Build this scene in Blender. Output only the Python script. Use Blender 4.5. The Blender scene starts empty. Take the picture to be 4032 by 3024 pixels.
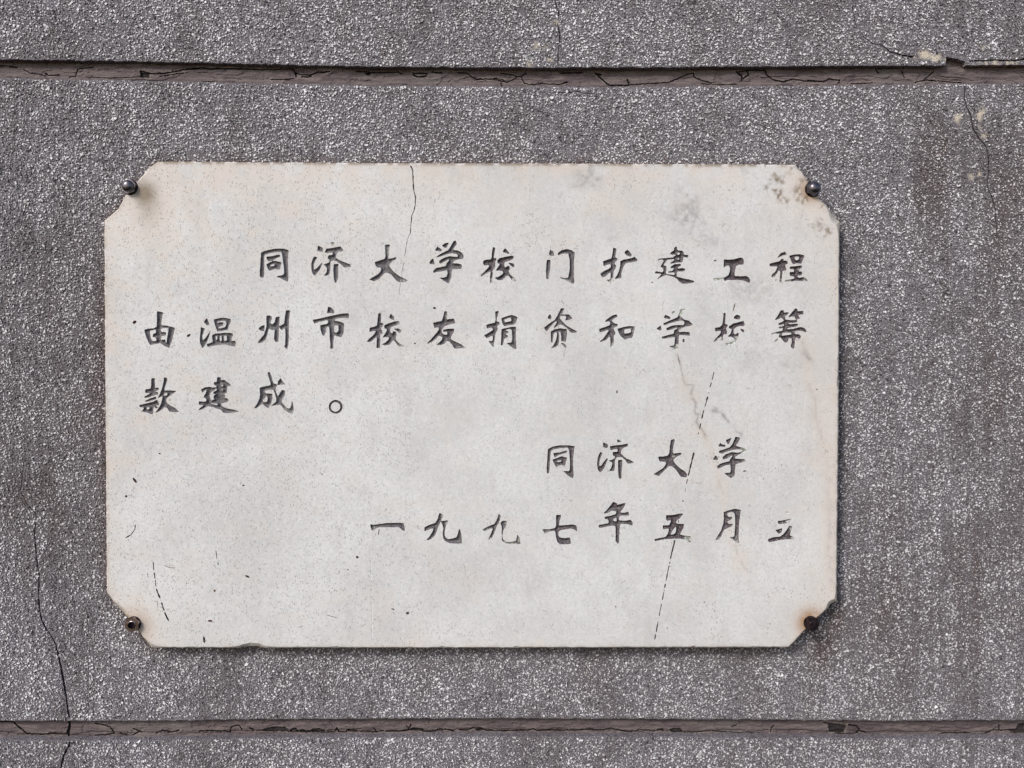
import bpy, math, random
import numpy as np
from mathutils import Vector
from mathutils.geometry import delaunay_2d_cdt

# ------------------------------------------------------------------ camera, sky, sun, exposure
S = 0.000275            # metres per unit of the survey grid (4032 x 3024 units across the view)
D = 1.1088 * 26.0 / 36.0
CX, CY = 2016.0, 1512.0
ZC = (3304.0 - CY) * S  # the wall's foot is z = 0

sc = bpy.context.scene
cam_d = bpy.data.cameras.new('camera')
cam_d.sensor_width = 36.0
cam_d.lens = 26.0
cam_d.clip_start = 0.01
cam_d.clip_end = 200.0
cam = bpy.data.objects.new('camera', cam_d)
sc.collection.objects.link(cam)
cam.location = (0, -D, ZC)
cam.rotation_euler = (math.radians(90), 0, 0)
sc.camera = cam
sc.render.resolution_x, sc.render.resolution_y = 1024, 768

SUN = Vector((-0.60, -0.72, 0.68)).normalized()
world = bpy.data.worlds.new('World')
sc.world = world
world.use_nodes = True
wn = world.node_tree.nodes
wl = world.node_tree.links
wn.clear()
sky = wn.new('ShaderNodeTexSky')
sky.sky_type = 'NISHITA'
sky.sun_disc = False
sky.sun_elevation = math.asin(SUN.z)
sky.sun_rotation = math.atan2(SUN.x, SUN.y)
sky.air_density = 1.0
sky.dust_density = 1.0
bg = wn.new('ShaderNodeBackground')
bg.inputs['Strength'].default_value = 0.115
wo = wn.new('ShaderNodeOutputWorld')
wl.new(sky.outputs[0], bg.inputs[0])
wl.new(bg.outputs[0], wo.inputs[0])

sun_d = bpy.data.lights.new('sun', 'SUN')
sun_d.energy = 1.9
sun_d.angle = math.radians(17)
sun_d.color = (1.0, 0.955, 0.905)
sun = bpy.data.objects.new('sun', sun_d)
sc.collection.objects.link(sun)
sun.location = SUN * 5
sun.rotation_euler = SUN.to_track_quat('Z', 'Y').to_euler()

sc.view_settings.view_transform = 'Standard'
sc.view_settings.look = 'None'
sc.view_settings.gamma = 1.0
sc.view_settings.use_curve_mapping = False
sc.view_settings.exposure = 0.52

rng = np.random.default_rng(7)
random.seed(7)

# ------------------------------------------------------------------ helpers
def P(px, py, h=0.0):
    """grid position -> world point on the plane that stands h metres proud of the wall"""
    k = S * (D - h) / D
    return ((px - CX) * k, -h, ZC + (CY - py) * k)

def PA(xy, h=0.0):
    xy = np.asarray(xy, float)
    h = np.broadcast_to(np.asarray(h, float), (len(xy),))
    k = S * (D - h) / D
    return np.stack([(xy[:, 0] - CX) * k, -h, ZC + (CY - xy[:, 1]) * k], 1)

_T = rng.random((256, 256))
def vnoise(x, y, seed=0):
    x = np.asarray(x, float) + seed * 17.31
    y = np.asarray(y, float) + seed * 9.77
    xi = np.floor(x).astype(int); yi = np.floor(y).astype(int)
    fx = x - xi; fy = y - yi
    fx = fx * fx * (3 - 2 * fx); fy = fy * fy * (3 - 2 * fy)
    a = _T[xi % 256, yi % 256]; b = _T[(xi + 1) % 256, yi % 256]
    c = _T[xi % 256, (yi + 1) % 256]; d = _T[(xi + 1) % 256, (yi + 1) % 256]
    return (a * (1 - fx) + b * fx) * (1 - fy) + (c * (1 - fx) + d * fx) * fy

def fbm(x, y, seed=0, octv=4):
    s = 0; a = 0.5; t = 0
    for o in range(octv):
        s = s + a * vnoise(np.asarray(x) * 2 ** o, np.asarray(y) * 2 ** o, seed + o * 3)
        t += a; a *= 0.5
    return s / t

def sstep(a, b, x):
    t = np.clip((np.asarray(x, float) - a) / (b - a), 0, 1)
    return t * t * (3 - 2 * t)

def link(o, parent=None):
    sc.collection.objects.link(o)
    if parent is not None:
        o.parent = parent
    return o

def empty(name, loc, label, cat, group=None):
    o = bpy.data.objects.new(name, None)
    o.empty_display_size = 0.02
    link(o)
    o.location = loc
    o['label'] = label
    o['category'] = cat
    if group:
        o['group'] = group
    return o

def root_of(parent):
    v = Vector((0, 0, 0))
    while parent is not None:
        v += parent.location
        parent = parent.parent
    return np.array(v)

def mesh_obj(name, verts, faces, mat, parent=None, smooth=False, attrs=None, kind=None):
    """one mesh object; verts in world space, faces list or (n,k) array"""
    verts = np.asarray(verts, float) - root_of(parent)
    me = bpy.data.meshes.new(name)
    if isinstance(faces, np.ndarray):
        n, k = faces.shape
        me.vertices.add(len(verts))
        me.vertices.foreach_set('co', verts.astype(np.float32).ravel())
        me.loops.add(n * k)
        me.loops.foreach_set('vertex_index', faces.astype(np.int32).ravel())
        me.polygons.add(n)
        me.polygons.foreach_set('loop_start', np.arange(n, dtype=np.int32) * k)
        me.polygons.foreach_set('loop_total', np.full(n, k, dtype=np.int32))
        me.update(calc_edges=True)
    else:
        me.from_pydata([tuple(v) for v in verts], [], [list(f) for f in faces])
        me.update()
    me.polygons.foreach_set('use_smooth', np.full(len(me.polygons), bool(smooth)))
    if attrs:
        for an, av in attrs.items():
            a = me.attributes.new(an, 'FLOAT', 'POINT')
            a.data.foreach_set('value', np.asarray(av, np.float32))
    me.materials.append(mat)
    o = bpy.data.objects.new(name, me)
    link(o, parent)
    if kind:
        o['kind'] = kind
    return o

# ------------------------------------------------------------------ materials
class NT:
    def __init__(self, name):
        self.m = bpy.data.materials.new(name)
        self.m.use_nodes = True
        self.t = self.m.node_tree
        self.t.nodes.clear()
        self.out = self.n('ShaderNodeOutputMaterial')
        self.bsdf = self.n('ShaderNodeBsdfPrincipled')
        self.l(self.bsdf.outputs[0], self.out.inputs['Surface'])
        self.pos = self.n('ShaderNodeNewGeometry').outputs['Position']
    def n(self, t, **kw):
        x = self.t.nodes.new(t)
        for k, v in kw.items():
            setattr(x, k, v)
        return x
    def l(self, a, b):
        self.t.links.new(a, b)
    def put(self, sock, v):
        if isinstance(v, bpy.types.NodeSocket):
            self.l(v, sock)
        elif isinstance(v, (tuple, list)) and len(v) == 3 and sock.type == 'RGBA':
            sock.default_value = (*v, 1)
        else:
            sock.default_value = v
    def noise(self, scale, detail=4, rough=0.55, vec=None, dist=0.0):
        x = self.n('ShaderNodeTexNoise')
        self.l(vec or self.pos, x.inputs['Vector'])
        x.inputs['Scale'].default_value = scale
        x.inputs['Detail'].default_value = detail
        x.inputs['Roughness'].default_value = rough
        x.inputs['Distortion'].default_value = dist
        return x.outputs[0]
    def voro(self, scale, out='Distance', vec=None, feature='F1', rand=1.0):
        x = self.n('ShaderNodeTexVoronoi', feature=feature)
        self.l(vec or self.pos, x.inputs['Vector'])
        x.inputs['Scale'].default_value = scale
        x.inputs['Randomness'].default_value = rand
        return x.outputs[out]
    def ramp(self, v, a, b, lo=0.0, hi=1.0):
        x = self.n('ShaderNodeMapRange', interpolation_type='SMOOTHSTEP')
        self.l(v, x.inputs[0])
        for i, q in enumerate((a, b, lo, hi)):
            x.inputs[i + 1].default_value = q
        return x.outputs[0]
    def math(self, op, a, b=0.0):
        x = self.n('ShaderNodeMath', operation=op)
        self.put(x.inputs[0], a); self.put(x.inputs[1], b)
        return x.outputs[0]
    def mix(self, f, a, b, mode='MIX'):
        x = self.n('ShaderNodeMix', data_type='RGBA', blend_type=mode)
        self.put(x.inputs['Factor'], f)
        self.put(x.inputs[6], a); self.put(x.inputs[7], b)
        return x.outputs[2]
    def attr(self, name):
        x = self.n('ShaderNodeAttribute', attribute_name=name)
        return x.outputs['Fac']
    def stretch(self, sx, sy, sz):
        x = self.n('ShaderNodeMapping')
        self.l(self.pos, x.inputs[0])
        x.inputs['Scale'].default_value = (sx, sy, sz)
        return x.outputs[0]
    def bump(self, h, strength, dist):
        x = self.n('ShaderNodeBump')
        x.inputs['Strength'].default_value = strength
        x.inputs['Distance'].default_value = dist
        self.l(h, x.inputs['Height'])
        self.l(x.outputs[0], self.bsdf.inputs['Normal'])
    def done(self, col, rough, metal=0.0, spec=0.4):
        b = self.bsdf
        self.put(b.inputs['Base Color'], col)
        self.put(b.inputs['Roughness'], rough)
        self.put(b.inputs['Metallic'], metal)
        b.inputs['Specular IOR Level'].default_value = spec
        return self.m

def mat_slab():
    t = NT('weathered_marble')
    big = t.noise(9, 5, 0.6)
    c = t.mix(t.ramp(big, 0.35, 0.68), (0.605, 0.588, 0.57), (0.715, 0.700, 0.683))
    fine = t.noise(420, 3, 0.6)
    c = t.mix(t.ramp(fine, 0.42, 0.62, 0.0, 0.35), c, (0.50, 0.50, 0.50))
    c = t.mix(t.ramp(t.noise(170, 4, 0.65), 0.52, 0.70, 0.0, 0.35), c, (0.82, 0.815, 0.80))
    c = t.mix(t.math('MULTIPLY', t.attr('warm'), 0.72), c, (0.68, 0.59, 0.52))
    # grit caught in the open grain: small elongated specks
    wv = t.n('ShaderNodeMapping'); t.l(t.pos, wv.inputs[0]); wv.inputs['Rotation'].default_value = (0, 0.6, 0); wv.inputs['Scale'].default_value = (1.0, 1.0, 0.5)
    sp = t.voro(720, vec=wv.outputs[0])
    gate = t.ramp(t.noise(300, 2, 0.5), 0.46, 0.56)
    speck = t.math('MULTIPLY', t.math('MULTIPLY', t.ramp(sp, 0.24, 0.36, 1.0, 0.0), gate), t.attr('grit'))
    c = t.mix(t.math('MULTIPLY', speck, 0.8), c, (0.27, 0.25, 0.235))
    c = t.mix(t.ramp(t.noise(38, 6, 0.7, vec=t.stretch(1.0, 1.0, 0.55)), 0.50, 0.72, 0.0, 0.30), c, (0.47, 0.45, 0.43))
    c = t.mix(t.attr('vein'), c, (0.30, 0.275, 0.265))
    c = t.mix(t.attr('rust'), c, (0.34, 0.17, 0.06))
    c = t.mix(t.attr('dirt'), c, (0.20, 0.145, 0.09))
    h = t.math('ADD', t.noise(600, 4, 0.6), t.math('MULTIPLY', speck, -0.6))
    t.bump(h, 0.35, 0.0004)
    return t.done(c, t.ramp(fine, 0.3, 0.7, 0.5, 0.72), spec=0.3)

def mat_paint():
    t = NT('worn_letter_paint')
    n = t.noise(520, 4, 0.65)
    c = t.mix(t.attr('tone'), (0.165, 0.155, 0.160), (0.062, 0.042, 0.050))
    c = t.mix(t.ramp(t.noise(700, 3, 0.6), 0.46, 0.66, 0.0, 0.6), c, (0.30, 0.285, 0.28))
    c = t.mix(t.ramp(t.noise(260, 3, 0.6), 0.55, 0.70, 0.0, 0.65), c, (0.035, 0.028, 0.036))
    lost = t.ramp(t.math('SUBTRACT', t.math('ADD', t.attr('paint'), t.math('MULTIPLY', n, 0.9)), 0.45), 0.22, 0.66, 1.0, 0.0)
    bare = t.mix(t.ramp(t.noise(330, 3, 0.6), 0.4, 0.62), (0.60, 0.605, 0.57), (0.30, 0.31, 0.25))
    c = t.mix(lost, c, bare)
    t.bump(t.noise(900, 4, 0.7), 0.6, 0.0005)
    return t.done(c, 0.75, spec=0.25)

def mat_dark(name, col, rough=0.9):
    t = NT(name)
    c = t.mix(t.ramp(t.noise(400, 3, 0.6), 0.35, 0.65), col, tuple(x * 1.9 for x in col))
    return t.done(c, rough, spec=0.1)

def mat_bare(name, col):
    t = NT(name)
    c = t.mix(t.ramp(t.noise(300, 4, 0.6), 0.35, 0.65), col, tuple(x * 0.72 for x in col))
    t.bump(t.noise(500, 5, 0.65), 0.7, 0.0008)
    return t.done(c, 0.85, spec=0.2)

def mat_matrix():
    t = NT('pebbledash_mortar')
    n1 = t.noise(850, 3, 0.6)
    c = t.mix(t.ramp(n1, 0.38, 0.66), (0.082, 0.070, 0.080), (0.33, 0.302, 0.316))
    # sand and stone crumbs between the larger chips
    v = t.voro(620)
    vc = t.voro(620, 'Color')
    sep = t.n('ShaderNodeSeparateColor'); t.l(vc, sep.inputs[0])
    pick = t.math('MULTIPLY', t.ramp(v, 0.30, 0.42, 1.0, 0.0), t.ramp(sep.outputs[0], 0.45, 0.55))
    c = t.mix(t.math('MULTIPLY', pick, 0.8), c, (0.62, 0.595, 0.605))
    c = t.mix(t.attr('stain'), c, (0.095, 0.070, 0.066))  # also carries the contact shade painted round the slab
    c = t.mix(t.attr('pale'), c, (0.68, 0.59, 0.47))
    t.bump(t.math('ADD', n1, t.math('MULTIPLY', pick, 0.9)), 1.0, 0.0011)
    return t.done(c, 0.9, spec=0.2)

def mat_chips():
    t = NT('stone_chip')
    a = t.attr('shade')
    ra = t.n('ShaderNodeValToRGB')
    t.l(a, ra.inputs[0])
    e = ra.color_ramp.elements
    e[0].position = 0.0; e[0].color = (0.075, 0.064, 0.072, 1)
    e[1].position = 1.0; e[1].color = (0.93, 0.905, 0.91, 1)
    for p_, c_ in ((0.30, (0.20, 0.182, 0.188)), (0.52, (0.34, 0.318, 0.325)), (0.75, (0.68, 0.652, 0.66))):
        k = e.new(p_); k.color = (*c_, 1)
    c = t.mix(t.ramp(t.noise(900, 3, 0.6), 0.45, 0.70, 0.0, 0.3), ra.outputs[0], (0.18, 0.165, 0.172))
    c = t.mix(t.math('MULTIPLY', t.attr('stain'), 0.75), c, (0.165, 0.125, 0.118))  # stains, and the painted shade rim by the slab
    return t.done(c, 0.7, spec=0.3)

def mat_joint():
    t = NT('old_joint_mortar')
    st = t.stretch(1.0, 1.0, 7.0)
    n = t.noise(55, 5, 0.65, vec=st)
    c = t.mix(t.ramp(n, 0.35, 0.68), (0.100, 0.074, 0.078), (0.185, 0.147, 0.140))
    c = t.mix(t.ramp(t.noise(14, 4, 0.6), 0.45, 0.68, 0.0, 0.55), c, (0.165, 0.145, 0.135))
    c = t.mix(t.ramp(t.noise(420, 4, 0.6), 0.52, 0.7, 0.0, 0.5), c, (0.07, 0.055, 0.052))
    c = t.mix(t.attr('gap'), c, (0.035, 0.028, 0.028))
    c = t.mix(t.attr('lip'), c, (0.30, 0.265, 0.225))
    t.bump(t.math('ADD', n, t.noise(500, 4, 0.6)), 0.6, 0.0006)
    return t.done(c, 0.85, spec=0.2)

def mat_metal(name, col, rough, rust=0.0, rustcol=(0.12, 0.05, 0.02)):
    t = NT(name)
    n = t.noise(330, 5, 0.65)
    f = t.ramp(n, 0.62 - rust * 0.5, 0.72 - rust * 0.3)
    c = t.mix(f, col, rustcol)
    r = t.math('ADD', t.math('MULTIPLY', f, 0.5), t.ramp(t.noise(700, 3), 0.3, 0.7, rough * 0.8, rough * 1.3))
    t.bump(n, 0.15, 0.0003)
    return t.done(c, r, t.math('SUBTRACT', 1.0, t.math('MULTIPLY', f, 0.85)), spec=0.5)

M_SLAB = mat_slab()
M_PAINT = mat_paint()
M_CRACK = mat_dark('dark_crack_dirt', (0.040, 0.032, 0.038))  # dark mortar and dirt in cracks and pits
M_SCRATCH = mat_dark('dirt_in_scratch', (0.070, 0.055, 0.055))
M_BROWN = mat_dark('brown_dirt', (0.13, 0.075, 0.05))
M_PALE = mat_bare('fresh_marble', (0.86, 0.86, 0.85))
M_MATRIX = mat_matrix()
M_CHIP = mat_chips()
M_JOINT = mat_joint()
M_CREAM = mat_bare('exposed_cream_mortar', (0.60, 0.52, 0.42))
M_CHROME = mat_metal('polished_steel', (0.15, 0.135, 0.145), 0.36, 0.0, (0.10, 0.06, 0.05))
M_STEEL = mat_metal('dull_brown_steel', (0.30, 0.25, 0.26), 0.28, 0.0)
M_RUSTY = mat_metal('blackened_rusty_steel', (0.040, 0.030, 0.036), 0.5, 0.25, (0.034, 0.016, 0.013))
M_HOLE = mat_dark('inside_of_stud', (0.01, 0.009, 0.012))

# ------------------------------------------------------------------ carving tools
def poly_sdf(pts, X, Y):
    """signed distance (negative inside) of grid points to one closed polygon"""
    pts = np.asarray(pts, float)
    a = pts; b = np.roll(pts, -1, 0)
    d2 = np.full(X.shape, 1e18); ins = np.zeros(X.shape, bool)
    for (ax, ay), (bx, by) in zip(a, b):
        ex, ey = bx - ax, by - ay
        wx, wy = X - ax, Y - ay
        tt = np.clip((wx * ex + wy * ey) / max(ex * ex + ey * ey, 1e-9), 0, 1)
        d2 = np.minimum(d2, (wx - tt * ex) ** 2 + (wy - tt * ey) ** 2)
        c = ((ay <= Y) & (by > Y)) | ((by <= Y) & (ay > Y))
        if c.any():
            xi = ax + (Y - ay) / (by - ay if by != ay else 1e-9) * ex
            ins ^= c & (X < xi)
    d = np.sqrt(d2)
    return np.where(ins, -d, d)

def line_sdf(pts, X, Y):
    d = np.full(np.shape(X), 1e9)
    for q in range(len(pts) - 1):
        (ax, ay), (bx, by) = pts[q][:2], pts[q + 1][:2]
        wa = pts[q][2] if len(pts[q]) > 2 else 0.0
        wb = pts[q + 1][2] if len(pts[q + 1]) > 2 else 0.0
        ex, ey = bx - ax, by - ay
        tt = np.clip(((X - ax) * ex + (Y - ay) * ey) / max(ex * ex + ey * ey, 1e-9), 0, 1)
        d = np.minimum(d, np.hypot(X - ax - tt * ex, Y - ay - tt * ey) - (wa + (wb - wa) * tt) / 2)
    return d

def blur(f):
    g = np.pad(f, 1, mode='edge')
    return (g[1:-1, 1:-1] * 4 + (g[:-2, 1:-1] + g[2:, 1:-1] + g[1:-1, :-2] + g[1:-1, 2:]) * 2
            + g[:-2, :-2] + g[2:, 2:] + g[:-2, 2:] + g[2:, :-2]) / 16.0

def contour_mesh(F, x0, y0, st):
    """marching squares of F<0 -> verts (px,py), triangles/quads, boundary flags, closed loops"""
    ny, nx = F.shape
    ins = F < 0
    vid = -np.ones(F.shape, int)
    vid[ins] = np.arange(ins.sum())
    jj, ii = np.nonzero(ins)
    V = [(x0 + i * st, y0 + j * st) for j, i in zip(jj, ii)]
    nin = len(V)
    ekey = {}
    def ept(j0, i0, j1, i1):
        k = (j0, i0, j1, i1) if (j0, i0) < (j1, i1) else (j1, i1, j0, i0)
        v = ekey.get(k)
        if v is None:
            a = F[k[0], k[1]]; b = F[k[2], k[3]]
            t = min(max(a / (a - b), 0.04), 0.96)
            v = len(V); ekey[k] = v
            V.append((x0 + (k[1] + (k[3] - k[1]) * t) * st, y0 + (k[0] + (k[2] - k[0]) * t) * st))
        return v
    cnt = ins[:-1, :-1].astype(int) + ins[1:, :-1] + ins[:-1, 1:] + ins[1:, 1:]
    faces = []
    fj, fi = np.nonzero(cnt == 4)
    for j, i in zip(fj, fi):
        faces.append((vid[j, i], vid[j, i + 1], vid[j + 1, i + 1], vid[j + 1, i]))
    nxt = {}
    bj, bi = np.nonzero((cnt > 0) & (cnt < 4))
    for j, i in zip(bj, bi):
        cs = [(j, i), (j, i + 1), (j + 1, i + 1), (j + 1, i)]
        iv = [ins[c] for c in cs]
        if iv in ([True, False, True, False], [False, True, False, True]):
            for q in range(4):
                if iv[q]:
                    a = ept(*cs[q - 1], *cs[q]); b = ept(*cs[q], *cs[(q + 1) % 4])
                    faces.append((a, vid[cs[q]], b)); nxt[b] = a
            continue
        poly = []; ex = []
        for q in range(4):
            c0, c1 = cs[q], cs[(q + 1) % 4]
            if iv[q]:
                poly.append(vid[c0])
            if iv[q] != iv[(q + 1) % 4]:
                e = ept(*c0, *c1); poly.append(e); ex.append((e, iv[q]))
        faces.append(tuple(poly))
        (e0, o0), (e1, o1) = ex
        if o0:
            nxt[e0] = e1
        else:
            nxt[e1] = e0
    loops = []; seen = set()
    for s in list(nxt):
        if s in seen:
            continue
        lp = [s]; seen.add(s); c = nxt.get(s)
        while c is not None and c != s and c not in seen:
            lp.append(c); seen.add(c); c = nxt.get(c)
        if len(lp) > 5:
            loops.append(lp)
    return np.array(V), faces, nin, loops

def ribbon(pts, jit=1.0, step=6.0, seed=0, taper=True):
    """pts (x,y,width) -> left, right, centre polylines of a wandering crack"""
    pts = np.array(pts, float)
    seg = np.hypot(np.diff(pts[:, 0]), np.diff(pts[:, 1]))
    L = np.concatenate([[0], np.cumsum(seg)])
    n = max(3, int(L[-1] / step) + 1)
    s = np.linspace(0, L[-1], n)
    x = np.interp(s, L, pts[:, 0]); y = np.interp(s, L, pts[:, 1]); w = np.interp(s, L, pts[:, 2])
    tx = np.gradient(x); ty = np.gradient(y); q = np.hypot(tx, ty) + 1e-9
    nx, ny = -ty / q, tx / q
    o = (fbm(s / 14.0, s * 0 + seed * 3.3, seed) - 0.5) * 6 * jit
    o[0] = o[-1] = 0
    w = w * (0.55 + 0.9 * vnoise(s / 11.0, s * 0 + 5.5 + seed, seed + 2))
    if taper:
        w[0] *= 0.25; w[-1] *= 0.25
    w = np.maximum(w, 0.9)
    c = np.stack([x + nx * o, y + ny * o], 1)
    nn = np.stack([nx, ny], 1)
    return c + nn * w[:, None] / 2, c - nn * w[:, None] / 2, c, w

def ribbon_loop(r):
    return np.concatenate([r[0], r[1][::-1]])

def ribbon_mesh(name, r, h, mat, parent, depth=None):
    Lp, Rp, C, w = r
    n = len(C)
    d = (np.maximum(w * 1.6, 3.0) * S) if depth is None else np.full(n, depth)
    base = PA(C, h); base[:, 1] += d
    V = np.concatenate([PA(Lp, h), base, PA(Rp, h)])
    F = []
    for k in range(n - 1):
        F.append((k, k + 1, n + k + 1, n + k))
        F.append((n + k, n + k + 1, 2 * n + k + 1, 2 * n + k))
    F.append((0, n, 2 * n)); F.append((n - 1, 3 * n - 1, 2 * n - 1))
    return mesh_obj(name, V, F, mat, parent)

def pit_loop(x, y, rx, ry, ang, seed):
    a = np.linspace(0, 2 * math.pi, 13)[:-1]
    rr = 1 + 0.35 * (vnoise(np.cos(a) * 1.5 + seed, np.sin(a) * 1.5 + seed * 2, seed) - 0.5)
    u = np.cos(a) * rx * rr; v = np.sin(a) * ry * rr
    return np.stack([x + u * math.cos(ang) - v * math.sin(ang), y + u * math.sin(ang) + v * math.cos(ang)], 1)

def pit_mesh(name, lp, h, mat, parent, depth):
    n = len(lp)
    c = lp.mean(0)
    inner = PA(c + (lp - c) * 0.55, h); inner[:, 1] += depth
    V = np.concatenate([PA(lp, h), inner])
    F = [(k, (k + 1) % n, n + (k + 1) % n, n + k) for k in range(n)] + [tuple(range(n, 2 * n))]
    return mesh_obj(name, V, F, mat, parent)

def sheet(outer, holes, grid, h):
    """flat sheet with cut-outs; returns grid-space verts and triangles facing the viewer"""
    vs = []; fc = []
    for lp in [outer] + holes:
        lp = np.asarray(lp, float)
        q = np.roll(lp, -1, 0)
        if (lp[:, 0] * q[:, 1] - lp[:, 1] * q[:, 0]).sum() < 0:
            lp = lp[::-1]
        fc.append(list(range(len(vs), len(vs) + len(lp))))
        vs += [Vector((float(p[0]), float(p[1]))) for p in lp]
    vs += [Vector((float(p[0]), float(p[1]))) for p in grid]
    res = delaunay_2d_cdt(vs, [], fc, 1, 1e-4)
    vo, fo, of = res[0], res[2], res[5]
    keep = []
    for f, o in zip(fo, of):
        o = set(o)
        if 0 in o and len(o) % 2 == 1:
            keep.append(f)
    T = np.array([f for f in keep if len(f) == 3])
    xy = np.array([(v.x, v.y) for v in vo])
    used, inv = np.unique(T, return_inverse=True)
    T = inv.reshape(T.shape); xy = xy[used]
    a, b, c = xy[T[:, 0]], xy[T[:, 1]], xy[T[:, 2]]
    area = (b[:, 0] - a[:, 0]) * (c[:, 1] - a[:, 1]) - (b[:, 1] - a[:, 1]) * (c[:, 0] - a[:, 0])
    flip = area < 0      # y axis points down on the grid
    T[flip] = T[flip][:, ::-1]
    return xy, T[:, ::-1].copy()

def resample(poly, step, jit=0.0, seed=0, closed=True):
    poly = [tuple(map(float, p)) for p in poly]
    out = []
    n = len(poly)
    for k in range(n if closed else n - 1):
        (ax, ay), (bx, by) = poly[k], poly[(k + 1) % n]
        L = math.hypot(bx - ax, by - ay)
        m = max(1, int(L / step))
        nx, ny = -(by - ay) / max(L, 1e-9), (bx - ax) / max(L, 1e-9)
        for q in range(m):
            t = q / m
            x, y = ax + (bx - ax) * t, ay + (by - ay) * t
            o = 0.0 if q == 0 else (float(fbm(x / 22.0, y / 22.0, seed)) - 0.5) * jit * 2 + (float(vnoise(x / 7.0, y / 7.0, seed + 4)) - 0.5) * jit * 0.7
            out.append((x + nx * o, y + ny * o))
    if not closed:
        out.append(poly[-1])
    return np.array(out)

# ------------------------------------------------------------------ the wall
GT = [(-700, 224), (0, 233), (500, 240), (1000, 252), (1500, 262), (2000, 265), (2500, 265), (2700, 263), (3200, 259), (3700, 257), (4032, 255), (4732, 252)]
GB = [(-700, 296), (0, 306), (1000, 327), (1500, 336), (1900, 340), (2400, 342), (2700, 340), (3200, 337), (3700, 331), (4032, 328), (4732, 322)]
HT = [(-700, 2840), (0, 2838), (600, 2837), (1000, 2831), (2000, 2827), (3000, 2833), (3500, 2837), (4032, 2834), (4732, 2830)]
HB = [(-700, 2914), (0, 2913), (600, 2913), (1000, 2904), (2000, 2898), (3000, 2902), (3500, 2906), (4032, 2906), (4732, 2906)]
WX0, WX1, WY0, WY1 = -320, 4352, -280, 3304
def edge_y(e, x):
    return np.interp(x, [p[0] for p in e], [p[1] for p in e])
def edge_pts(e, rev=False):
    xs = [WX0] + [p[0] for p in e if WX0 < p[0] < WX1] + [WX1]
    pts = [(x, float(edge_y(e, x))) for x in xs]
    return pts[::-1] if rev else pts

wall = empty('pebbledash_wall', P(CX, WY1), 'grey pebbledash wall with two recessed brown mortar joints and long cracks', 'wall')

PLQ = [(623, 636), (1000, 639), (1600, 643), (2400, 645), (3129, 649),
       (3154, 674), (3174, 703), (3190, 738), (3217, 774), (3253, 810), (3282, 850), (3306, 875),
       (3302, 1600), (3294, 2366), (3270, 2378), (3253, 2402), (3217, 2433), (3174, 2477), (3140, 2513), (3106, 2549),
       (2000, 2551), (1044, 2551), (1020, 2544), (985, 2543), (955, 2547), (940, 2551), (598, 2550),
       (582, 2530), (568, 2513), (549, 2489), (505, 2431), (474, 2399), (443, 2363), (421, 2332),
       (416, 1600), (411, 868), (427, 856), (467, 821), (493, 772), (542, 715), (587, 661)]
BOLTS = [(512, 736), (3201, 745), (524, 2455), (3194, 2453)]

def stain_shade_field(x, y):
    """brown damp stains on the render, with their own run-down shapes, plus contact shade painted round the slab"""
    x = np.asarray(x, float); y = np.asarray(y, float)
    n = fbm(x / 330.0, y / 430.0, 11, 5)
    streak = fbm(x / 75.0, y / 900.0, 21, 5)
    f = sstep(0.46, 0.74, n) * 0.5
    right = sstep(2900, 3900, x) * 0.5 + 0.25
    f = f * right * 0.8 + sstep(0.52, 0.68, streak) * sstep(3050, 3700, x) * 0.42 * sstep(150, 700, y) * (1 - sstep(2300, 2750, y))
    f += sstep(0.5, 0.7, fbm(x / 90.0, y / 240.0, 31)) * 0.25
    # contact shade and dirt painted round the slab, with rust runs under the lower right bolt
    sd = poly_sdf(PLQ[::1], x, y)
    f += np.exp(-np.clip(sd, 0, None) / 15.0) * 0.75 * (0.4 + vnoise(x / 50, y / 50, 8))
    for bx, by, L in ((3215, 2470, 170), (3290, 2400, 190), (3250, 2520, 140), (508, 800, 90)):
        w = 26 + 14 * vnoise(x / 30, y / 30, 5)
        f += np.exp(-((x - bx) / w) ** 2) * sstep(by - 50, by, y) * (1 - sstep(by, by + L * 1.5, y)) * 0.75
    f += (1 - sstep(380, 700, x)) * sstep(700, 1300, y) * (1 - sstep(2050, 2500, y)) * (0.15 + 0.45 * streak) * 0.9
    f += np.exp(-((x - 3960) / 90) ** 2) * sstep(300, 900, y) * (1 - sstep(2000, 2500, y)) * 0.35 * streak * 2
    return np.clip(f, 0, 0.9)

CREAM = [(3658, 220, 66, 16, 0.08), (3640, 205, 40, 10, -0.2), (3920, 248, 115, 8, -0.03), (3775, 470, 16, 22, 0.2), (3863, 455, 13, 40, 0.1), (3872, 535, 10, 24, 0.3),
         (3815, 692, 9, 17, 0.3), (3848, 690, 9, 12, 0.9), (2157, 183, 9, 10, 0), (2160, 230, 11, 8, 0.2), (2083, 250, 5, 14, 0.1),
         (2110, 176, 12, 13, 0), (3852, 352, 10, 6, 0.4), (3870, 185, 12, 9, 0.4), (3925, 205, 8, 12, 0.2), (2190, 92, 22, 7, 0.2), (2178, 20, 7, 12, 0.1)]

def pale_field(x, y):
    f = np.zeros(np.shape(x))
    wob = (fbm(np.asarray(x) / 11.0, np.asarray(y) / 11.0, 41) - 0.42) * 2.6
    for cx, cy, rx, ry, a in CREAM:
        u = (x - cx) * math.cos(a) + (y - cy) * math.sin(a); v = -(x - cx) * math.sin(a) + (y - cy) * math.cos(a)
        f = np.maximum(f, 1 - sstep(0.6, 1.2, np.hypot(u / rx, v / ry) + wob))
    return f

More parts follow.
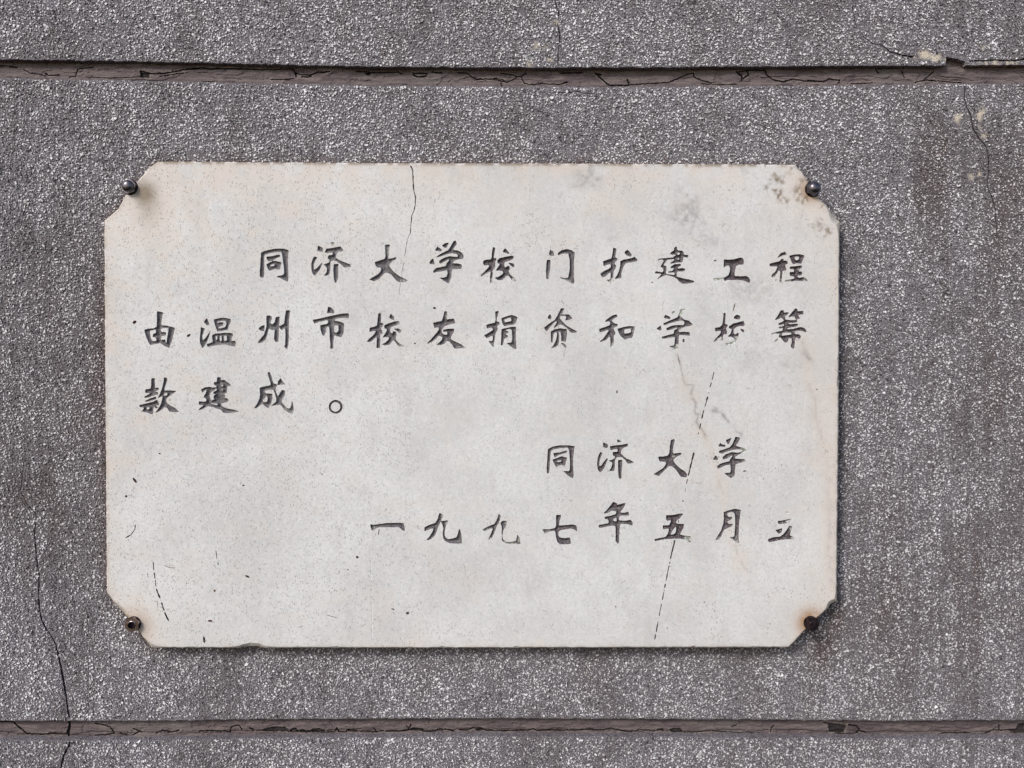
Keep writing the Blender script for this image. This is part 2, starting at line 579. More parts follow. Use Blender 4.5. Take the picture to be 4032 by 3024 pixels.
WALL_CRACKS = {
    'upper': [
        [(2184, -60, 4), (2185, 0, 5), (2193, 30, 6), (2201, 54, 6), (2197, 79, 4)],
        [(2196, 88, 3), (2197, 106, 5), (2206, 138, 9), (2204, 163, 8), (2200, 172, 3)],
        [(2199, 178, 3), (2198, 190, 6), (2198, 214, 5), (2198, 233, 5), (2198, 258, 6)],
        [(3368, -60, 4), (3365, 0, 4), (3356, 36, 4), (3365, 72, 4), (3373, 111, 3)],
        [(3395, 141, 3), (3441, 175, 4), (3465, 175, 4), (3507, 205, 6), (3549, 217, 6), (3591, 224, 10), (3602, 219, 4)],
        [(3812, 240, 5), (3860, 240, 7), (3915, 236, 6), (3975, 240, 6), (4032, 234, 8), (4120, 232, 5)],
    ],
    'middle': [
        [(97, 1790, 2), (89, 1860, 3), (81, 1931, 3), (104, 1983, 4), (142, 2023, 4), (136, 2099, 5), (142, 2179, 5), (153, 2259, 6),
         (152, 2362, 6), (164, 2446, 7), (192, 2490, 7), (219, 2534, 8), (243, 2642, 9), (262, 2754, 9), (272, 2826, 9)],
        [(3799, 340, 7), (3797, 386, 7), (3807, 422, 6), (3823, 458, 6), (3830, 503, 7), (3857, 548, 7), (3882, 575, 6), (3893, 625, 6),
         (3893, 684, 5), (3886, 738, 4), (3905, 774, 6), (3920, 829, 5), (3923, 892, 4), (3925, 928, 4), (3934, 942, 2)],
        [(2184, 363, 3), (2243, 366, 4), (2258, 359, 3), (2281, 361, 4), (2300, 367, 3), (2338, 368, 3)],
    ],
    'lower': [
        [(276, 2920, 10), (271, 2940, 10), (253, 2970, 10), (239, 3024, 9), (232, 3110, 8), (240, 3200, 6), (225, 3330, 4)],
    ],
}
CHIP_V = {}
def build_panel(key, outline, inside):
    front = resample(outline, 9.0, 3.2 if key != 'x' else 0, seed=3)
    rib = [ribbon([(p[0], p[1], p[2] * 0.78) for p in c], 0.8, 5.0, seed=k + len(key) * 3) for k, c in enumerate(WALL_CRACKS[key])]
    x0, y0 = front.min(0); x1, y1 = front.max(0)
    gx, gy = np.meshgrid(np.arange(x0 + 8, x1 - 4, 15.0), np.arange(y0 + 8, y1 - 4, 15.0))
    g = np.stack([gx.ravel(), gy.ravel()], 1)
    g = g + rng.uniform(-5, 5, g.shape)
    g = g[inside(g[:, 0], g[:, 1], 5.0)]
    g = g[poly_sdf(PLQ, g[:, 0], g[:, 1]) > -60]
    xy, T = sheet(front, [ribbon_loop(r) for r in rib], g, 0.0)
    V = PA(xy, 0.0)
    nf = len(front)
    # returns of the panel into the joints
    a = PA(front, 0.0)
    mid = PA(front, 0.0); mid[:, 1] += 0.006
    bk = PA(front, 0.0); bk[:, 1] += 0.035
    o = len(V)
    V = np.concatenate([V, a, mid, bk])
    Q = []
    for k in range(nf):
        k2 = (k + 1) % nf
        for lay in (0, 1):
            p, q = o + lay * nf + k, o + lay * nf + k2
            Q.append((p, q, q + nf)); Q.append((p, q + nf, p + nf))
    T = np.concatenate([T, np.array(Q)])
    px = np.concatenate([xy, front, front, front])
    st = stain_shade_field(px[:, 0], px[:, 1])
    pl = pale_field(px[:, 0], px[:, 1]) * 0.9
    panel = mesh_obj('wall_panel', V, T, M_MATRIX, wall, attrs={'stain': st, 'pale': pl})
    for k, r in enumerate(rib):
        ribbon_mesh('crack', r, 0.0, M_CRACK, panel)
    # stone chips bedded in the face
    sp = 8.1
    gx, gy = np.meshgrid(np.arange(x0, x1, sp), np.arange(y0, y1, sp))
    c = np.stack([gx.ravel(), gy.ravel()], 1) + rng.uniform(-0.62, 0.62, (gx.size, 2)) * sp
    ok = inside(c[:, 0], c[:, 1], 4.5) & (poly_sdf(PLQ, c[:, 0], c[:, 1]) > -40)
    c = c[ok]
    dens = 0.96 - 0.30 * sstep(0.55, 0.72, fbm(c[:, 0] / 60, c[:, 1] / 60, 51)) - 1.3 * pale_field(c[:, 0], c[:, 1])
    c = c[rng.random(len(c)) < dens]
    for r in rib:
        dd = np.full(len(c), 1e9)
        bb = (c[:, 0] > r[2][:, 0].min() - 20) & (c[:, 0] < r[2][:, 0].max() + 20) & (c[:, 1] > r[2][:, 1].min() - 20) & (c[:, 1] < r[2][:, 1].max() + 20)
        pts = [(p[0], p[1], w) for p, w in zip(r[2], r[3])]
        dd[bb] = line_sdf(pts, c[bb, 0], c[bb, 1])
        c = c[dd > 2.2]
    n = len(c)
    K = 5
    rad = np.clip(rng.lognormal(math.log(4.5), 0.30, n), 2.1, 9.0)
    el = rng.uniform(0.36, 0.80, n)
    ang = rng.uniform(0, math.pi, n)
    th = (np.arange(K) / K * 2 * math.pi)[None, :] + rng.uniform(-0.3, 0.3, (n, K))
    rr = rng.uniform(0.75, 1.2, (n, K)) * rad[:, None]
    u = np.cos(th) * rr; v = np.sin(th) * rr * el[:, None]
    ca, sa = np.cos(ang)[:, None], np.sin(ang)[:, None]
    dx = u * ca - v * sa; dy = u * sa + v * ca
    hh = rng.uniform(0.0003, 0.0013, n)
    tip = rng.uniform(-0.35, 0.35, (n, 2)) * rad[:, None]
    low = np.stack([c[:, 0:1] + dx, c[:, 1:2] + dy], 2).reshape(-1, 2)
    top = np.stack([c[:, 0:1] + dx * 0.62 + tip[:, 0:1] * 0.5, c[:, 1:2] + dy * 0.62 + tip[:, 1:2] * 0.5], 2).reshape(-1, 2)
    tl = rng.uniform(-0.35, 0.35, (n, 2))
    ht = hh[:, None] * (1 + tl[:, 0:1] * np.cos(th) + tl[:, 1:2] * np.sin(th))
    Vl = PA(low, -0.0003); Vt = PA(top, ht.reshape(-1))
    V = np.stack([Vl.reshape(n, K, 3), Vt.reshape(n, K, 3)], 1).reshape(-1, 3)
    b = (np.arange(n) * 2 * K)[:, None]
    fs = []
    for k in range(K):
        k2 = (k + 1) % K
        fs += [(k, K + k2, k2), (k, K + k, K + k2)]
    for k in range(1, K - 1):
        fs.append((K, K + k + 1, K + k))
    fs = np.array(fs)
    T = (b[:, :, None] + fs[None]).reshape(-1, 3)
    # winding so that caps face the viewer
    sh = np.where(rng.random(n) < 0.74, rng.uniform(0.70, 1.0, n), rng.uniform(0.02, 0.62, n))
    drk = fbm(c[:, 0] / 120, c[:, 1] / 160, 61, 4)
    fine = fbm(c[:, 0] / 16, c[:, 1] / 330, 67, 4)
    side = 0.45 + 0.55 * np.maximum(1 - sstep(300, 900, c[:, 0]), sstep(3200, 3700, c[:, 0]))
    sh = np.clip(sh - 0.45 * side * sstep(0.46, 0.66, fine) * rng.random(n) - 0.36 * sstep(0.48, 0.7, drk) * rng.random(n), 0, 1)
    st = stain_shade_field(c[:, 0], c[:, 1]) * rng.uniform(0.25, 1.0, n)
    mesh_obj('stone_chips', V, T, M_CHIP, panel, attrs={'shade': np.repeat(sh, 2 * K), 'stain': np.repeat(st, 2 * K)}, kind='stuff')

up = [(WX0, WY0), (WX1, WY0)] + [p for p in edge_pts(GT, True) if p[0] > 3802] + [(3803, 256), (3802, 241), (3762, 231), (3728, 222), (3724, 224), (3723, 256)] + [p for p in edge_pts(GT, True) if p[0] < 3720]
build_panel('upper', up, lambda x, y, m: (x > WX0 + m) & (x < WX1 - m) & (y > WY0 + m) & (y < edge_y(GT, x) - m) & ~((x > 3718) & (x < 3808) & (y > 216)))
build_panel('middle', edge_pts(GB) + edge_pts(HT, True), lambda x, y, m: (x > WX0 + m) & (x < WX1 - m) & (y > edge_y(GB, x) + m) & (y < edge_y(HT, x) - m))
build_panel('lower', edge_pts(HB) + [(WX1, WY1), (WX0, WY1)], lambda x, y, m: (x > WX0 + m) & (x < WX1 - m) & (y > edge_y(HB, x) + m) & (y < WY1 - m))

# ---- recessed mortar joints: uneven strips, split and crumbling
def zl(ox, oy, k, s, w):
    v = [float(q) for q in s.replace(',', ' ').split()]
    return [(ox + v[i] / k, oy + v[i + 1] / k, w) for i in range(0, len(v), 2)]
A, B, C_, E_ = (0, 180, 2.212), (900, 180, 2.212), (1800, 180, 2.212), (2700, 0, 1.6607)
UP_CR = [zl(*A, '-300,180 0,178 80,178 155,192', 4), zl(*A, '205,208 265,240 340,248 400,268', 3), zl(*A, '400,245 420,258 520,258', 5),
         zl(*A, '600,272 660,270 670,230 680,205 740,195 820,188', 3), zl(*A, '750,278 850,275 960,285 1220,272', 2.5),
         zl(*A, '1225,220 1310,243 1400,245 1480,235 1560,218 1690,200', 5), zl(*A, '1390,270 1480,255 1600,240', 2.5), zl(*A, '1690,205 1760,195 1850,205 1900,200 2212,205', 5),
         zl(*A, '1660,320 1900,310', 2), zl(*B, '0,205 300,210 560,205', 3), zl(*B, '560,205 585,240 640,255 720,255 775,232 830,235 880,225', 4.5), zl(*B, '580,245 590,268', 7),
         zl(*B, '370,295 450,298 575,288', 3), zl(*B, '640,275 720,270', 5), zl(*B, '1110,225 1180,225 1240,235 1380,235 1480,232 1510,245', 4),
         zl(*B, '1605,235 1610,260 1640,272 1720,268 1730,245 1610,240', 5), zl(*B, '1770,232 1860,236', 5), zl(*B, '2000,238 2080,240 2110,270 2160,298 2212,296', 3.5),
         zl(*C_, '90,250 170,292 300,290 380,310 430,320 500,290 520,268 555,272 600,240', 3.5), zl(*C_, '380,240 480,255 520,270', 3.5), zl(*C_, '320,285 400,300 425,318', 3),
         zl(*C_, '555,275 585,325 630,340 740,332 900,338 960,320', 4), zl(*C_, '900,240 1100,238', 4), zl(*C_, '1200,240 1260,290 1300,330 1340,348 1480,345 1500,348 1485,300', 6),
         zl(*C_, '1500,342 1680,330 1780,325 1840,322 1920,290 2000,250 2060,240 2062,275 2120,300 2212,325', 4), zl(*C_, '385,330 390,355', 4),
         zl(*E_, '330,470 370,500 365,525 410,490 400,465', 6), zl(*E_, '100,550 250,555 330,552', 3), zl(*E_, '350,470 430,460 520,460 530,490 570,525 640,535 700,520 780,530 900,535 940,520 1010,525 1000,545', 4.5),
         zl(*E_, '1240,455 1260,480', 4), zl(*E_, '1410,460 1430,510', 2), zl(*E_, '1080,548 1220,545', 3), zl(*E_, '1560,520 1620,470', 4), zl(*E_, '1500,540 1570,525 1700,535 1800,542', 4), zl(*E_, '1255,450 1380,446', 3)]
UP_HO = [zl(*A, '1225,228 1300,245 1305,282 1225,278', 0), zl(*B, '1185,238 1240,238 1235,256 1205,256', 0), zl(*C_, '1205,240 1260,245 1255,265 1225,262', 0)]
F4, F5, F6, F7 = (0, 2780, 2.212), (1000, 2780, 2.212), (2000, 2780, 2.212), (3000, 2780, 2.1434)
LO_CR = [zl(*F4, '120,140 170,185 240,240', 5), zl(*F4, '-300,138 0,135 110,132', 5), zl(*F4, '240,240 340,245 470,240 580,240 600,200 605,150', 4.5),
         zl(*F4, '605,100 610,180 600,240 612,310', 9), zl(*F4, '830,150 880,160 960,180 1000,235 930,250 830,255', 4), zl(*F4, '1050,235 1150,260 1210,225 1240,225 1160,195', 4),
         zl(*F4, '1360,235 1420,212 1500,225 1560,210', 5), zl(*F4, '1735,220 1780,212 1850,215 1960,218 2010,225 2015,180 2080,165 2110,205', 4.5), zl(*F4, '2180,190 2212,210', 6),
         zl(*F5, '320,215 360,195 380,215 430,210 460,225 520,205 570,200 615,215', 7), zl(*F5, '710,215 725,190 740,222', 6), zl(*F5, '740,225 800,225 830,200 900,215 1070,225 1130,212', 3.5),
         zl(*F5, '1150,218 1280,218 1350,205 1410,190 1470,205 1480,220 1570,220 1610,200 1690,205 1740,215', 5), zl(*F5, '1790,205 1850,210 1910,190 1980,190 2030,210 2212,215', 4.5),
         zl(*F5, '1040,190 1070,220', 4), zl(*F5, '300,222 620,228 700,222', 3), zl(*F5, '1330,175 1350,195 1370,160', 3),
         zl(*F6, '0,212 60,215 200,205 220,200 250,212 350,208 580,210 720,200 740,205 820,208 900,195 1000,215 1080,225', 4), zl(*F6, '1080,220 1150,208 1300,212 1340,200', 3),
         zl(*F6, '1530,225 1650,225 1760,212 1900,225 2000,232 2212,235', 3), zl(*F6, '1950,180 1990,165', 3.5), zl(*F6, '2110,235 2150,240', 5),
         zl(*F7, '70,220 80,190 100,165', 3), zl(*F7, '520,135 565,150 570,210', 3.5), zl(*F7, '730,160 800,165 820,195 800,225', 6), zl(*F7, '820,205 880,228', 3.5), zl(*F7, '590,238 800,230', 3),
         zl(*F7, '1490,235 1540,222 1700,225 1850,238 1900,225 1950,195 2010,205 2100,200', 3.5), zl(*F7, '2000,155 2000,200', 4)]
LO_HO = [zl(*F5, '160,180 270,178 305,205 300,220 180,222 50,215 90,200', 0), zl(*F5, '820,200 900,208 900,222 822,222', 0), zl(*F5, '1350,208 1410,185 1470,200 1480,222 1440,215', 0),
         zl(*F5, '1930,200 1980,188 2025,208 1950,215', 0), zl(*F6, '1300,200 1350,195 1360,212 1310,215', 0), zl(*F6, '1400,205 1460,190 1500,192 1530,222 1480,228 1420,222', 0),
         zl(*F7, '565,145 690,155 715,165 690,215 650,228 568,212', 0), zl(*F7, '2070,200 2140,195 2170,150 2212,140 2212,225 2130,228', 0), zl(*F5, '500,208 560,200 610,205 600,222 510,222', 0)]

def build_joint(top, bot, cracks, holes, bed, seed, peel=None):
    sx, sy = 2.6, 2.2
    xs = np.arange(WX0 + 2, WX1 - 2, sx)
    m = 26
    ny = int((80 + 2 * m) / sy)
    X = np.repeat(xs[None, :], ny, 0)
    t = np.linspace(0, 1, ny)[:, None]
    yt = edge_y(top, xs)[None] - m; yb = edge_y(bot, xs)[None] + m
    Y = yt + (yb - yt) * t
    wob = (fbm(X / 9, Y / 9, seed) - 0.5) * 5.0
    wob2 = (fbm(X / 9, Y / 9, seed + 5) - 0.5) * 5.0
    gap = np.full(X.shape, 50.0)
    for c in cracks:
        xa = min(p[0] for p in c) - 30; xb = max(p[0] for p in c) + 30
        i0, i1 = np.searchsorted(xs, [xa, xb])
        if i1 > i0:
            gap[:, i0:i1] = np.minimum(gap[:, i0:i1], line_sdf([(p[0], p[1], p[2] * 0.95 + 0.4) for p in c], X[:, i0:i1] + wob[:, i0:i1], Y[:, i0:i1] + wob2[:, i0:i1]))
    for c in holes:
        xa = min(p[0] for p in c) - 30; xb = max(p[0] for p in c) + 30
        i0, i1 = np.searchsorted(xs, [xa, xb])
        gap[:, i0:i1] = np.minimum(gap[:, i0:i1], poly_sdf([p[:2] for p in c], X[:, i0:i1] + wob[:, i0:i1], Y[:, i0:i1] + wob2[:, i0:i1]))
    depth = (1 - sstep(-2.0, 1.2, gap)) * 0.0028
    # plates between the cracks sit at slightly different levels and are tooled along the joint
    lev = (fbm(X / 150, Y / 60, seed + 9) - 0.5) * 0.0022 + (fbm(X / 30, Y / 9, seed + 12) - 0.5) * 0.0010
    yy = (Y - edge_y(top, xs)[None]) / (edge_y(bot, xs) - edge_y(top, xs))[None]
    low = sstep(0.80, 0.92, yy + (fbm(X / 40, Y / 40, seed + 3) - 0.5) * 0.15)
    # layers that have flaked off: stepped levels with ragged edges
    fl = fbm(X / 95, Y / 34, seed + 21, 5) * 5.0
    lev = lev + (np.floor(fl) + sstep(0.86, 1.0, fl - np.floor(fl)) - 2.5) * 0.0007
    if peel:
        edge = yy - peel - (fbm(X / 70, Y * 0 + 3.0, seed + 30, 5) - 0.5) * 0.34 + (fbm(X / 8, Y / 8, seed + 33) - 0.5) * 0.05
        lev = lev - sstep(-0.012, 0.03, edge) * 0.0016 + sstep(0.16, 0.22, edge) * 0.0012
    h = -(bed - lev - low * 0.0010 + depth)
    V = PA(np.stack([X.ravel(), Y.ravel()], 1), h.ravel())
    nxs = len(xs)
    j, i = np.meshgrid(np.arange(ny - 1), np.arange(nxs - 1), indexing='ij')
    a = (j * nxs + i).ravel()
    F = np.stack([a, a + nxs, a + nxs + 1, a + 1], 1)
    lip = np.exp(-((gap - 2.4) / 1.3) ** 2) * sstep(0.5, 0.62, fbm(X / 26, Y / 26, seed + 7)) * 0.7
    mesh_obj('mortar_joint', V, F, M_JOINT, wall, smooth=False,
             attrs={'gap': (1 - sstep(-1.5, 1.0, gap)).ravel(), 'lip': lip.ravel()})

build_joint(GT, GB, UP_CR, UP_HO, 0.0070, 3)
build_joint(HT, HB, LO_CR, LO_HO, 0.0068, 8, 0.60)

# ------------------------------------------------------------------ the plaque
TH = 0.018
plaque = empty('marble_plaque', P(1858, 2551, 0.0), 'white marble plaque with cut corners and carved dark Chinese characters, screwed to the wall', 'plaque')

# carved characters: outlines on a 4.608 x enlarged grid with its own origin; '-' starts an island of uncut stone
KZ = 2212 / 480.0
CH = []
def ch(ox, oy, tone, polys, fade=()):
    CH.append((ox, oy, tone, polys, fade))

# line 1
ch(1000, 940, .25, ['132,250 250,208 400,182 530,182 632,210 616,300 612,400 618,560 625,690 612,780 520,730 412,690 440,675 510,668 548,640 550,560 535,450 520,330 508,255 480,238 420,240 300,258 195,290 185,330 184,480 186,640 175,695 145,712 110,690 108,600 118,470 128,330',
    '225,330 330,318 470,285 470,330 420,345 330,400 260,402 235,365', '225,470 300,425 375,402 500,430 485,490 462,560 375,548 285,582 255,550', '-290,478 345,458 385,465 375,495 310,510'], [(590, 600, 150, .75)])
ch(1000, 940, .2, ['1160,125 1250,170 1250,242 1185,225 1152,215', '1095,320 1148,345 1110,405 1085,460 1082,530 1095,575 1150,530 1235,430 1240,460 1180,580 1125,650 1110,672 1072,640 1045,560 1042,450 1060,385',
    '1390,85 1420,55 1460,70 1480,120 1440,125', '1290,235 1315,185 1440,165 1570,142 1620,205 1600,228 1520,235 1495,290 1480,350 1560,395 1640,430 1740,465 1762,510 1640,522 1590,470 1510,410 1440,392 1385,410 1385,480 1385,560 1365,640 1320,672 1270,668 1320,610 1330,540 1300,490 1255,470 1310,455 1365,430 1380,395 1345,360 1345,325 1365,298 1420,300 1440,270 1420,250 1330,252 1288,255',
    '1450,460 1530,458 1528,560 1525,700 1495,795 1465,790 1450,690 1442,560'], [(1430, 90, 70, .15), (1200, 180, 80, .6), (1500, 190, 130, .65), (1230, 460, 60, .4)])
ch(1420, 940, .35, ['445,110 530,104 518,200 500,345 505,370 560,360 640,332 645,370 580,410 525,450 520,500 560,560 620,620 700,680 790,720 860,770 780,790 700,780 650,760 600,700 550,640 490,615 440,615 400,660 330,730 250,768 195,755 155,742 240,690 320,645 370,590 378,540 360,520 310,522 270,480 260,425 350,395 430,370 455,330 447,200'],
   [(480, 200, 120, .5), (620, 370, 70, .5), (800, 760, 70, .4)])
ch(1420, 940, .4, ['1318,355 1340,460 1270,460 1247,440 1275,390', '1395,145 1475,200 1470,230 1352,215 1375,170', '1478,125 1530,85 1600,72 1565,150 1540,168 1505,150',
    '1660,90 1690,45 1725,32 1742,95 1680,180 1680,205 1760,215 1840,255 1870,320 1850,365 1770,370 1700,395 1660,450 1760,450 1830,470 1838,500 1820,545 1660,550 1648,600 1642,700 1600,810 1520,765 1435,708 1500,712 1560,690 1580,630 1570,560 1545,575 1460,590 1380,600 1320,620 1318,590 1370,535 1450,515 1545,500 1565,440 1610,395 1600,365 1530,410 1435,460 1425,405 1500,355 1610,318 1720,330 1760,335 1765,300 1740,272 1660,262 1560,280 1480,310 1365,345 1420,295 1500,250 1590,210 1635,140'])
ch(1860, 940, .75, ['375,155 412,165 405,230 390,300 388,355 432,355 430,390 412,420 412,520 385,545 365,580 365,650 355,740 370,800 345,818 320,795 322,700 335,590 300,600 240,640 190,670 148,690 175,640 250,570 310,500 300,475 220,482 195,450 200,405 230,385 340,375 352,330 358,240',
    '595,172 678,268 660,275 555,240 570,200', '455,440 455,395 490,355 600,330 720,308 750,325 740,365 680,390 600,415 570,450 575,500 600,530 640,495 670,500 680,540 655,600 690,660 745,700 800,770 760,770 710,735 660,665 610,680 570,720 540,748 460,748 405,712 480,690 540,650 565,620 555,590 500,575 425,578 470,510 505,460', '645,435 750,455 762,505 735,515 690,475'],
   [(230, 650, 80, .5), (350, 770, 80, .35), (770, 740, 60, .4)])
ch(1860, 940, .5, ['1415,200 1470,240 1485,300 1440,315 1392,290 1400,240', '1355,385 1415,385 1415,460 1400,600 1380,730 1345,730 1338,600 1345,470',
    '1550,265 1610,215 1720,190 1800,210 1855,255 1850,300 1840,420 1838,600 1840,720 1850,790 1830,820 1740,770 1570,700 1680,715 1740,710 1755,630 1768,540 1768,400 1752,300 1745,268 1680,265 1610,275 1560,305'],
   [(1440, 270, 70, .5), (1700, 750, 110, .45), (1390, 640, 80, .55)])
ch(2320, 940, .6, ['440,158 495,190 480,260 465,340 515,360 500,400 465,430 455,460 492,490 480,530 440,590 432,660 430,740 445,770 410,815 345,775 310,745 370,745 390,720 395,600 350,630 300,680 240,700 200,640 270,590 370,540 395,510 395,455 330,470 265,495 250,410 330,385 410,355 425,260',
    '700,200 770,290 755,320 700,310 645,265 650,230', '565,410 620,385 740,360 830,330 875,385 870,405 760,425 670,440 630,480 600,560 580,640 578,710 510,720 460,730 510,660 545,580 565,490'],
   [(390, 780, 90, .3), (260, 650, 80, .6)])
ch(2320, 940, .75, ['1235,400 1265,365 1400,352 1520,342 1520,372 1420,378 1370,440 1340,492 1400,500 1398,580 1385,640 1540,665 1620,700 1720,725 1820,745 1910,770 1890,795 1780,812 1690,812 1640,780 1590,720 1510,680 1400,655 1340,675 1280,710 1215,750 1265,700 1310,650 1300,632 1190,625 1210,590 1310,610 1345,600 1350,550 1310,510 1290,515 1330,450 1360,390 1310,375',
    '1540,170 1560,150 1590,150 1592,190 1615,215 1690,220 1715,260 1715,295 1800,300 1795,335 1770,340 1705,325 1695,400 1680,428 1600,425 1540,440 1480,455 1470,440 1540,400 1545,370 1515,350 1550,315 1590,305 1570,290 1490,285 1465,275 1500,235 1545,215', '-1585,290 1600,255 1640,245 1655,270 1630,298', '-1590,375 1600,350 1640,348 1640,378 1610,388',
    '1470,530 1490,500 1550,465 1660,460 1665,485 1605,515 1600,545 1700,535 1745,550 1735,580 1690,592 1600,590 1585,620 1590,665 1545,670 1555,630 1540,605 1500,610 1435,615 1440,595 1500,590 1545,550 1525,530'], [(1260, 390, 50, .4), (1260, 720, 60, .5)])
ch(2760, 940, .95, ['275,375 278,400 240,415 232,400', '415,380 500,382 600,375 720,345 760,355 778,400 770,465 690,468 640,490 615,560 605,650 620,680 720,685 820,680 865,700 890,750 885,795 850,790 790,760 690,745 600,745 480,745 440,760 340,765 240,768 225,715 330,712 430,706 500,660 525,600 530,540 515,485 480,480 450,500 415,520'],
   [(300, 740, 140, 0)])
ch(2760, 940, .9, ['1380,350 1450,265 1525,235 1555,285 1480,305', '1245,455 1340,430 1430,410 1455,375 1500,358 1495,400 1550,398 1578,430 1570,462 1520,465 1535,510 1550,570 1510,578 1480,580 1470,650 1468,720 1450,800 1425,770 1440,680 1440,590 1410,570 1370,630 1330,700 1275,695 1290,650 1350,600 1390,520 1380,495 1320,502 1248,500',
    '1350,735 1385,740 1385,775 1355,775', '1605,310 1700,290 1800,282 1880,310 1850,370 1820,450 1745,442 1670,460 1640,405', '-1690,355 1710,322 1760,315 1790,345 1775,385 1720,395',
    '1615,510 1720,500 1830,485 1828,525 1780,548 1770,595 1825,600 1838,630 1815,660 1755,665 1748,700 1790,715 1870,700 1925,740 1935,770 1880,770 1800,760 1720,760 1640,775 1570,785 1510,770 1570,745 1640,740 1695,725 1695,685 1620,675 1610,610 1690,605 1695,570 1680,550 1615,550'],
   [(1560, 770, 100, .35), (1365, 755, 50, .2), (1900, 740, 60, .45), (1300, 670, 60, .5), (1450, 770, 60, .5)])
# line 2
ch(520, 1190, .3, ['455,165 560,185 545,260 525,400 545,425 620,425 775,465 760,540 715,720 670,830 590,790 515,738 430,755 330,775 290,700 250,600 222,500 300,482 390,475 450,445 455,300',
    '-320,520 430,492 440,545 440,560 380,580 380,630 440,640 445,705 380,712 350,690 325,590', '-520,475 590,465 665,470 655,560 640,640 630,750 610,740 600,680 530,690 520,660 525,612 610,600 615,550 540,545 520,520'])
ch(520, 1190, .25, ['1358,290 1405,410 1360,415 1310,365 1320,330', '1250,455 1320,480 1295,545 1275,600 1275,670 1300,690 1370,600 1425,515 1400,600 1360,710 1320,790 1275,830 1240,750 1230,680 1240,560',
    '1482,315 1600,288 1700,285 1790,310 1785,370 1750,430 1730,505 1640,515 1550,530 1515,440', '-1545,350 1640,335 1710,340 1715,400 1690,455 1620,475 1545,480 1590,440 1650,415 1655,370 1600,365 1550,385',
    '1455,600 1500,575 1640,560 1800,560 1830,590 1810,640 1795,700 1870,705 1880,740 1870,800 1800,790 1720,768 1620,765 1500,785 1370,808 1358,760 1440,735 1470,715 1455,650', '-1515,610 1552,610 1548,698 1520,692', '-1588,612 1628,608 1630,708 1592,712', '-1665,612 1722,600 1728,698 1668,708'])
ch(980, 1190, .3, ['285,410 275,530 215,515 172,485 220,440', '320,250 370,240 415,265 410,310 380,380 430,405 470,360 495,270 555,265 550,400 540,500 540,600 530,720 480,715 460,670 465,560 470,490 420,505 380,480 355,490 330,600 300,680 240,730 155,745 200,680 270,600 300,520 320,450',
    '675,145 745,150 730,300 720,450 725,600 715,780 690,852 640,800 660,770 665,600 660,470 620,475 600,510 570,480 555,440 620,405 645,380 655,270'], [(200, 740, 60, .5)])
ch(980, 1190, .35, ['1440,80 1500,105 1545,160 1545,200 1420,195 1430,140', '1158,320 1280,300 1380,275 1500,248 1650,215 1810,200 1820,250 1810,290 1700,280 1580,295 1545,325 1580,345 1660,355 1730,390 1720,470 1715,560 1675,635 1600,610 1545,595 1540,640 1530,740 1528,840 1480,845 1480,740 1470,640 1465,520 1455,450 1420,440 1395,480 1385,560 1365,610 1330,590 1305,510 1295,420 1360,405 1420,395 1440,370 1440,330 1420,322 1330,345 1250,360 1190,392',
    '-1545,420 1600,410 1630,430 1630,520 1590,560 1545,545'], [(1790, 250, 80, .6), (1500, 780, 80, .6)])
ch(1420, 1190, .4, ['325,200 370,205 370,290 360,375 415,385 400,430 360,480 390,510 395,575 360,560 352,620 352,740 345,830 290,830 295,720 298,620 250,660 190,715 110,722 160,660 230,600 270,545 275,515 210,525 162,540 165,465 250,445 300,420 312,300',
    '545,205 605,270 605,320 560,310 518,280', '430,420 520,380 610,355 690,340 710,400 620,420 550,450 530,500 545,560 575,570 590,530 640,540 650,590 635,640 640,690 700,750 800,800 690,802 640,730 600,680 570,710 530,765 450,780 385,768 440,740 500,690 520,650 505,630 400,638 440,580 480,510 470,480 435,475', '605,480 690,478 740,515 720,560 660,520'],
   [(570, 270, 70, .6), (690, 370, 60, .45), (740, 780, 80, .45), (690, 510, 60, .6)])
ch(1420, 1190, .45, ['1522,165 1565,165 1575,240 1555,320 1620,305 1690,300 1715,380 1620,395 1530,430 1495,470 1470,500 1475,560 1510,590 1560,595 1580,560 1560,530 1500,540 1500,500 1600,485 1695,480 1695,530 1660,580 1635,640 1640,680 1720,720 1830,770 1890,820 1800,832 1705,840 1670,780 1620,715 1560,695 1520,750 1450,775 1370,778 1430,730 1480,680 1490,640 1470,620 1410,610 1370,660 1290,720 1215,755 1210,740 1270,680 1370,570 1420,500 1430,470 1410,450 1340,465 1318,375 1400,355 1470,345 1495,280'],
   [(1545, 220, 70, .5), (1820, 800, 90, .6), (1260, 720, 60, .5), (1400, 770, 50, .5)])
ch(1860, 1190, .5, ['415,170 475,160 470,200 440,290 438,350 485,360 490,395 455,430 445,470 460,490 430,540 410,590 400,680 385,815 340,765 295,705 360,710 375,670 372,600 330,615 260,655 215,600 290,560 370,510 380,485 340,460 265,475 252,410 340,390 415,370 425,290',
    '525,295 610,260 710,232 780,255 820,275 800,330 775,390 740,405 650,415 575,435 545,370', '-570,320 650,285 705,275 710,345 650,360 590,370',
    '530,490 620,470 710,450 790,450 785,550 785,700 800,840 770,850 700,800 620,740 690,740 720,720 725,620 718,510 695,488 640,490 590,520 650,530 655,550 600,570 600,590 655,610 640,635 580,660 565,700 555,780 518,780 525,640'], [(720, 800, 80, .6), (360, 760, 60, .5)])
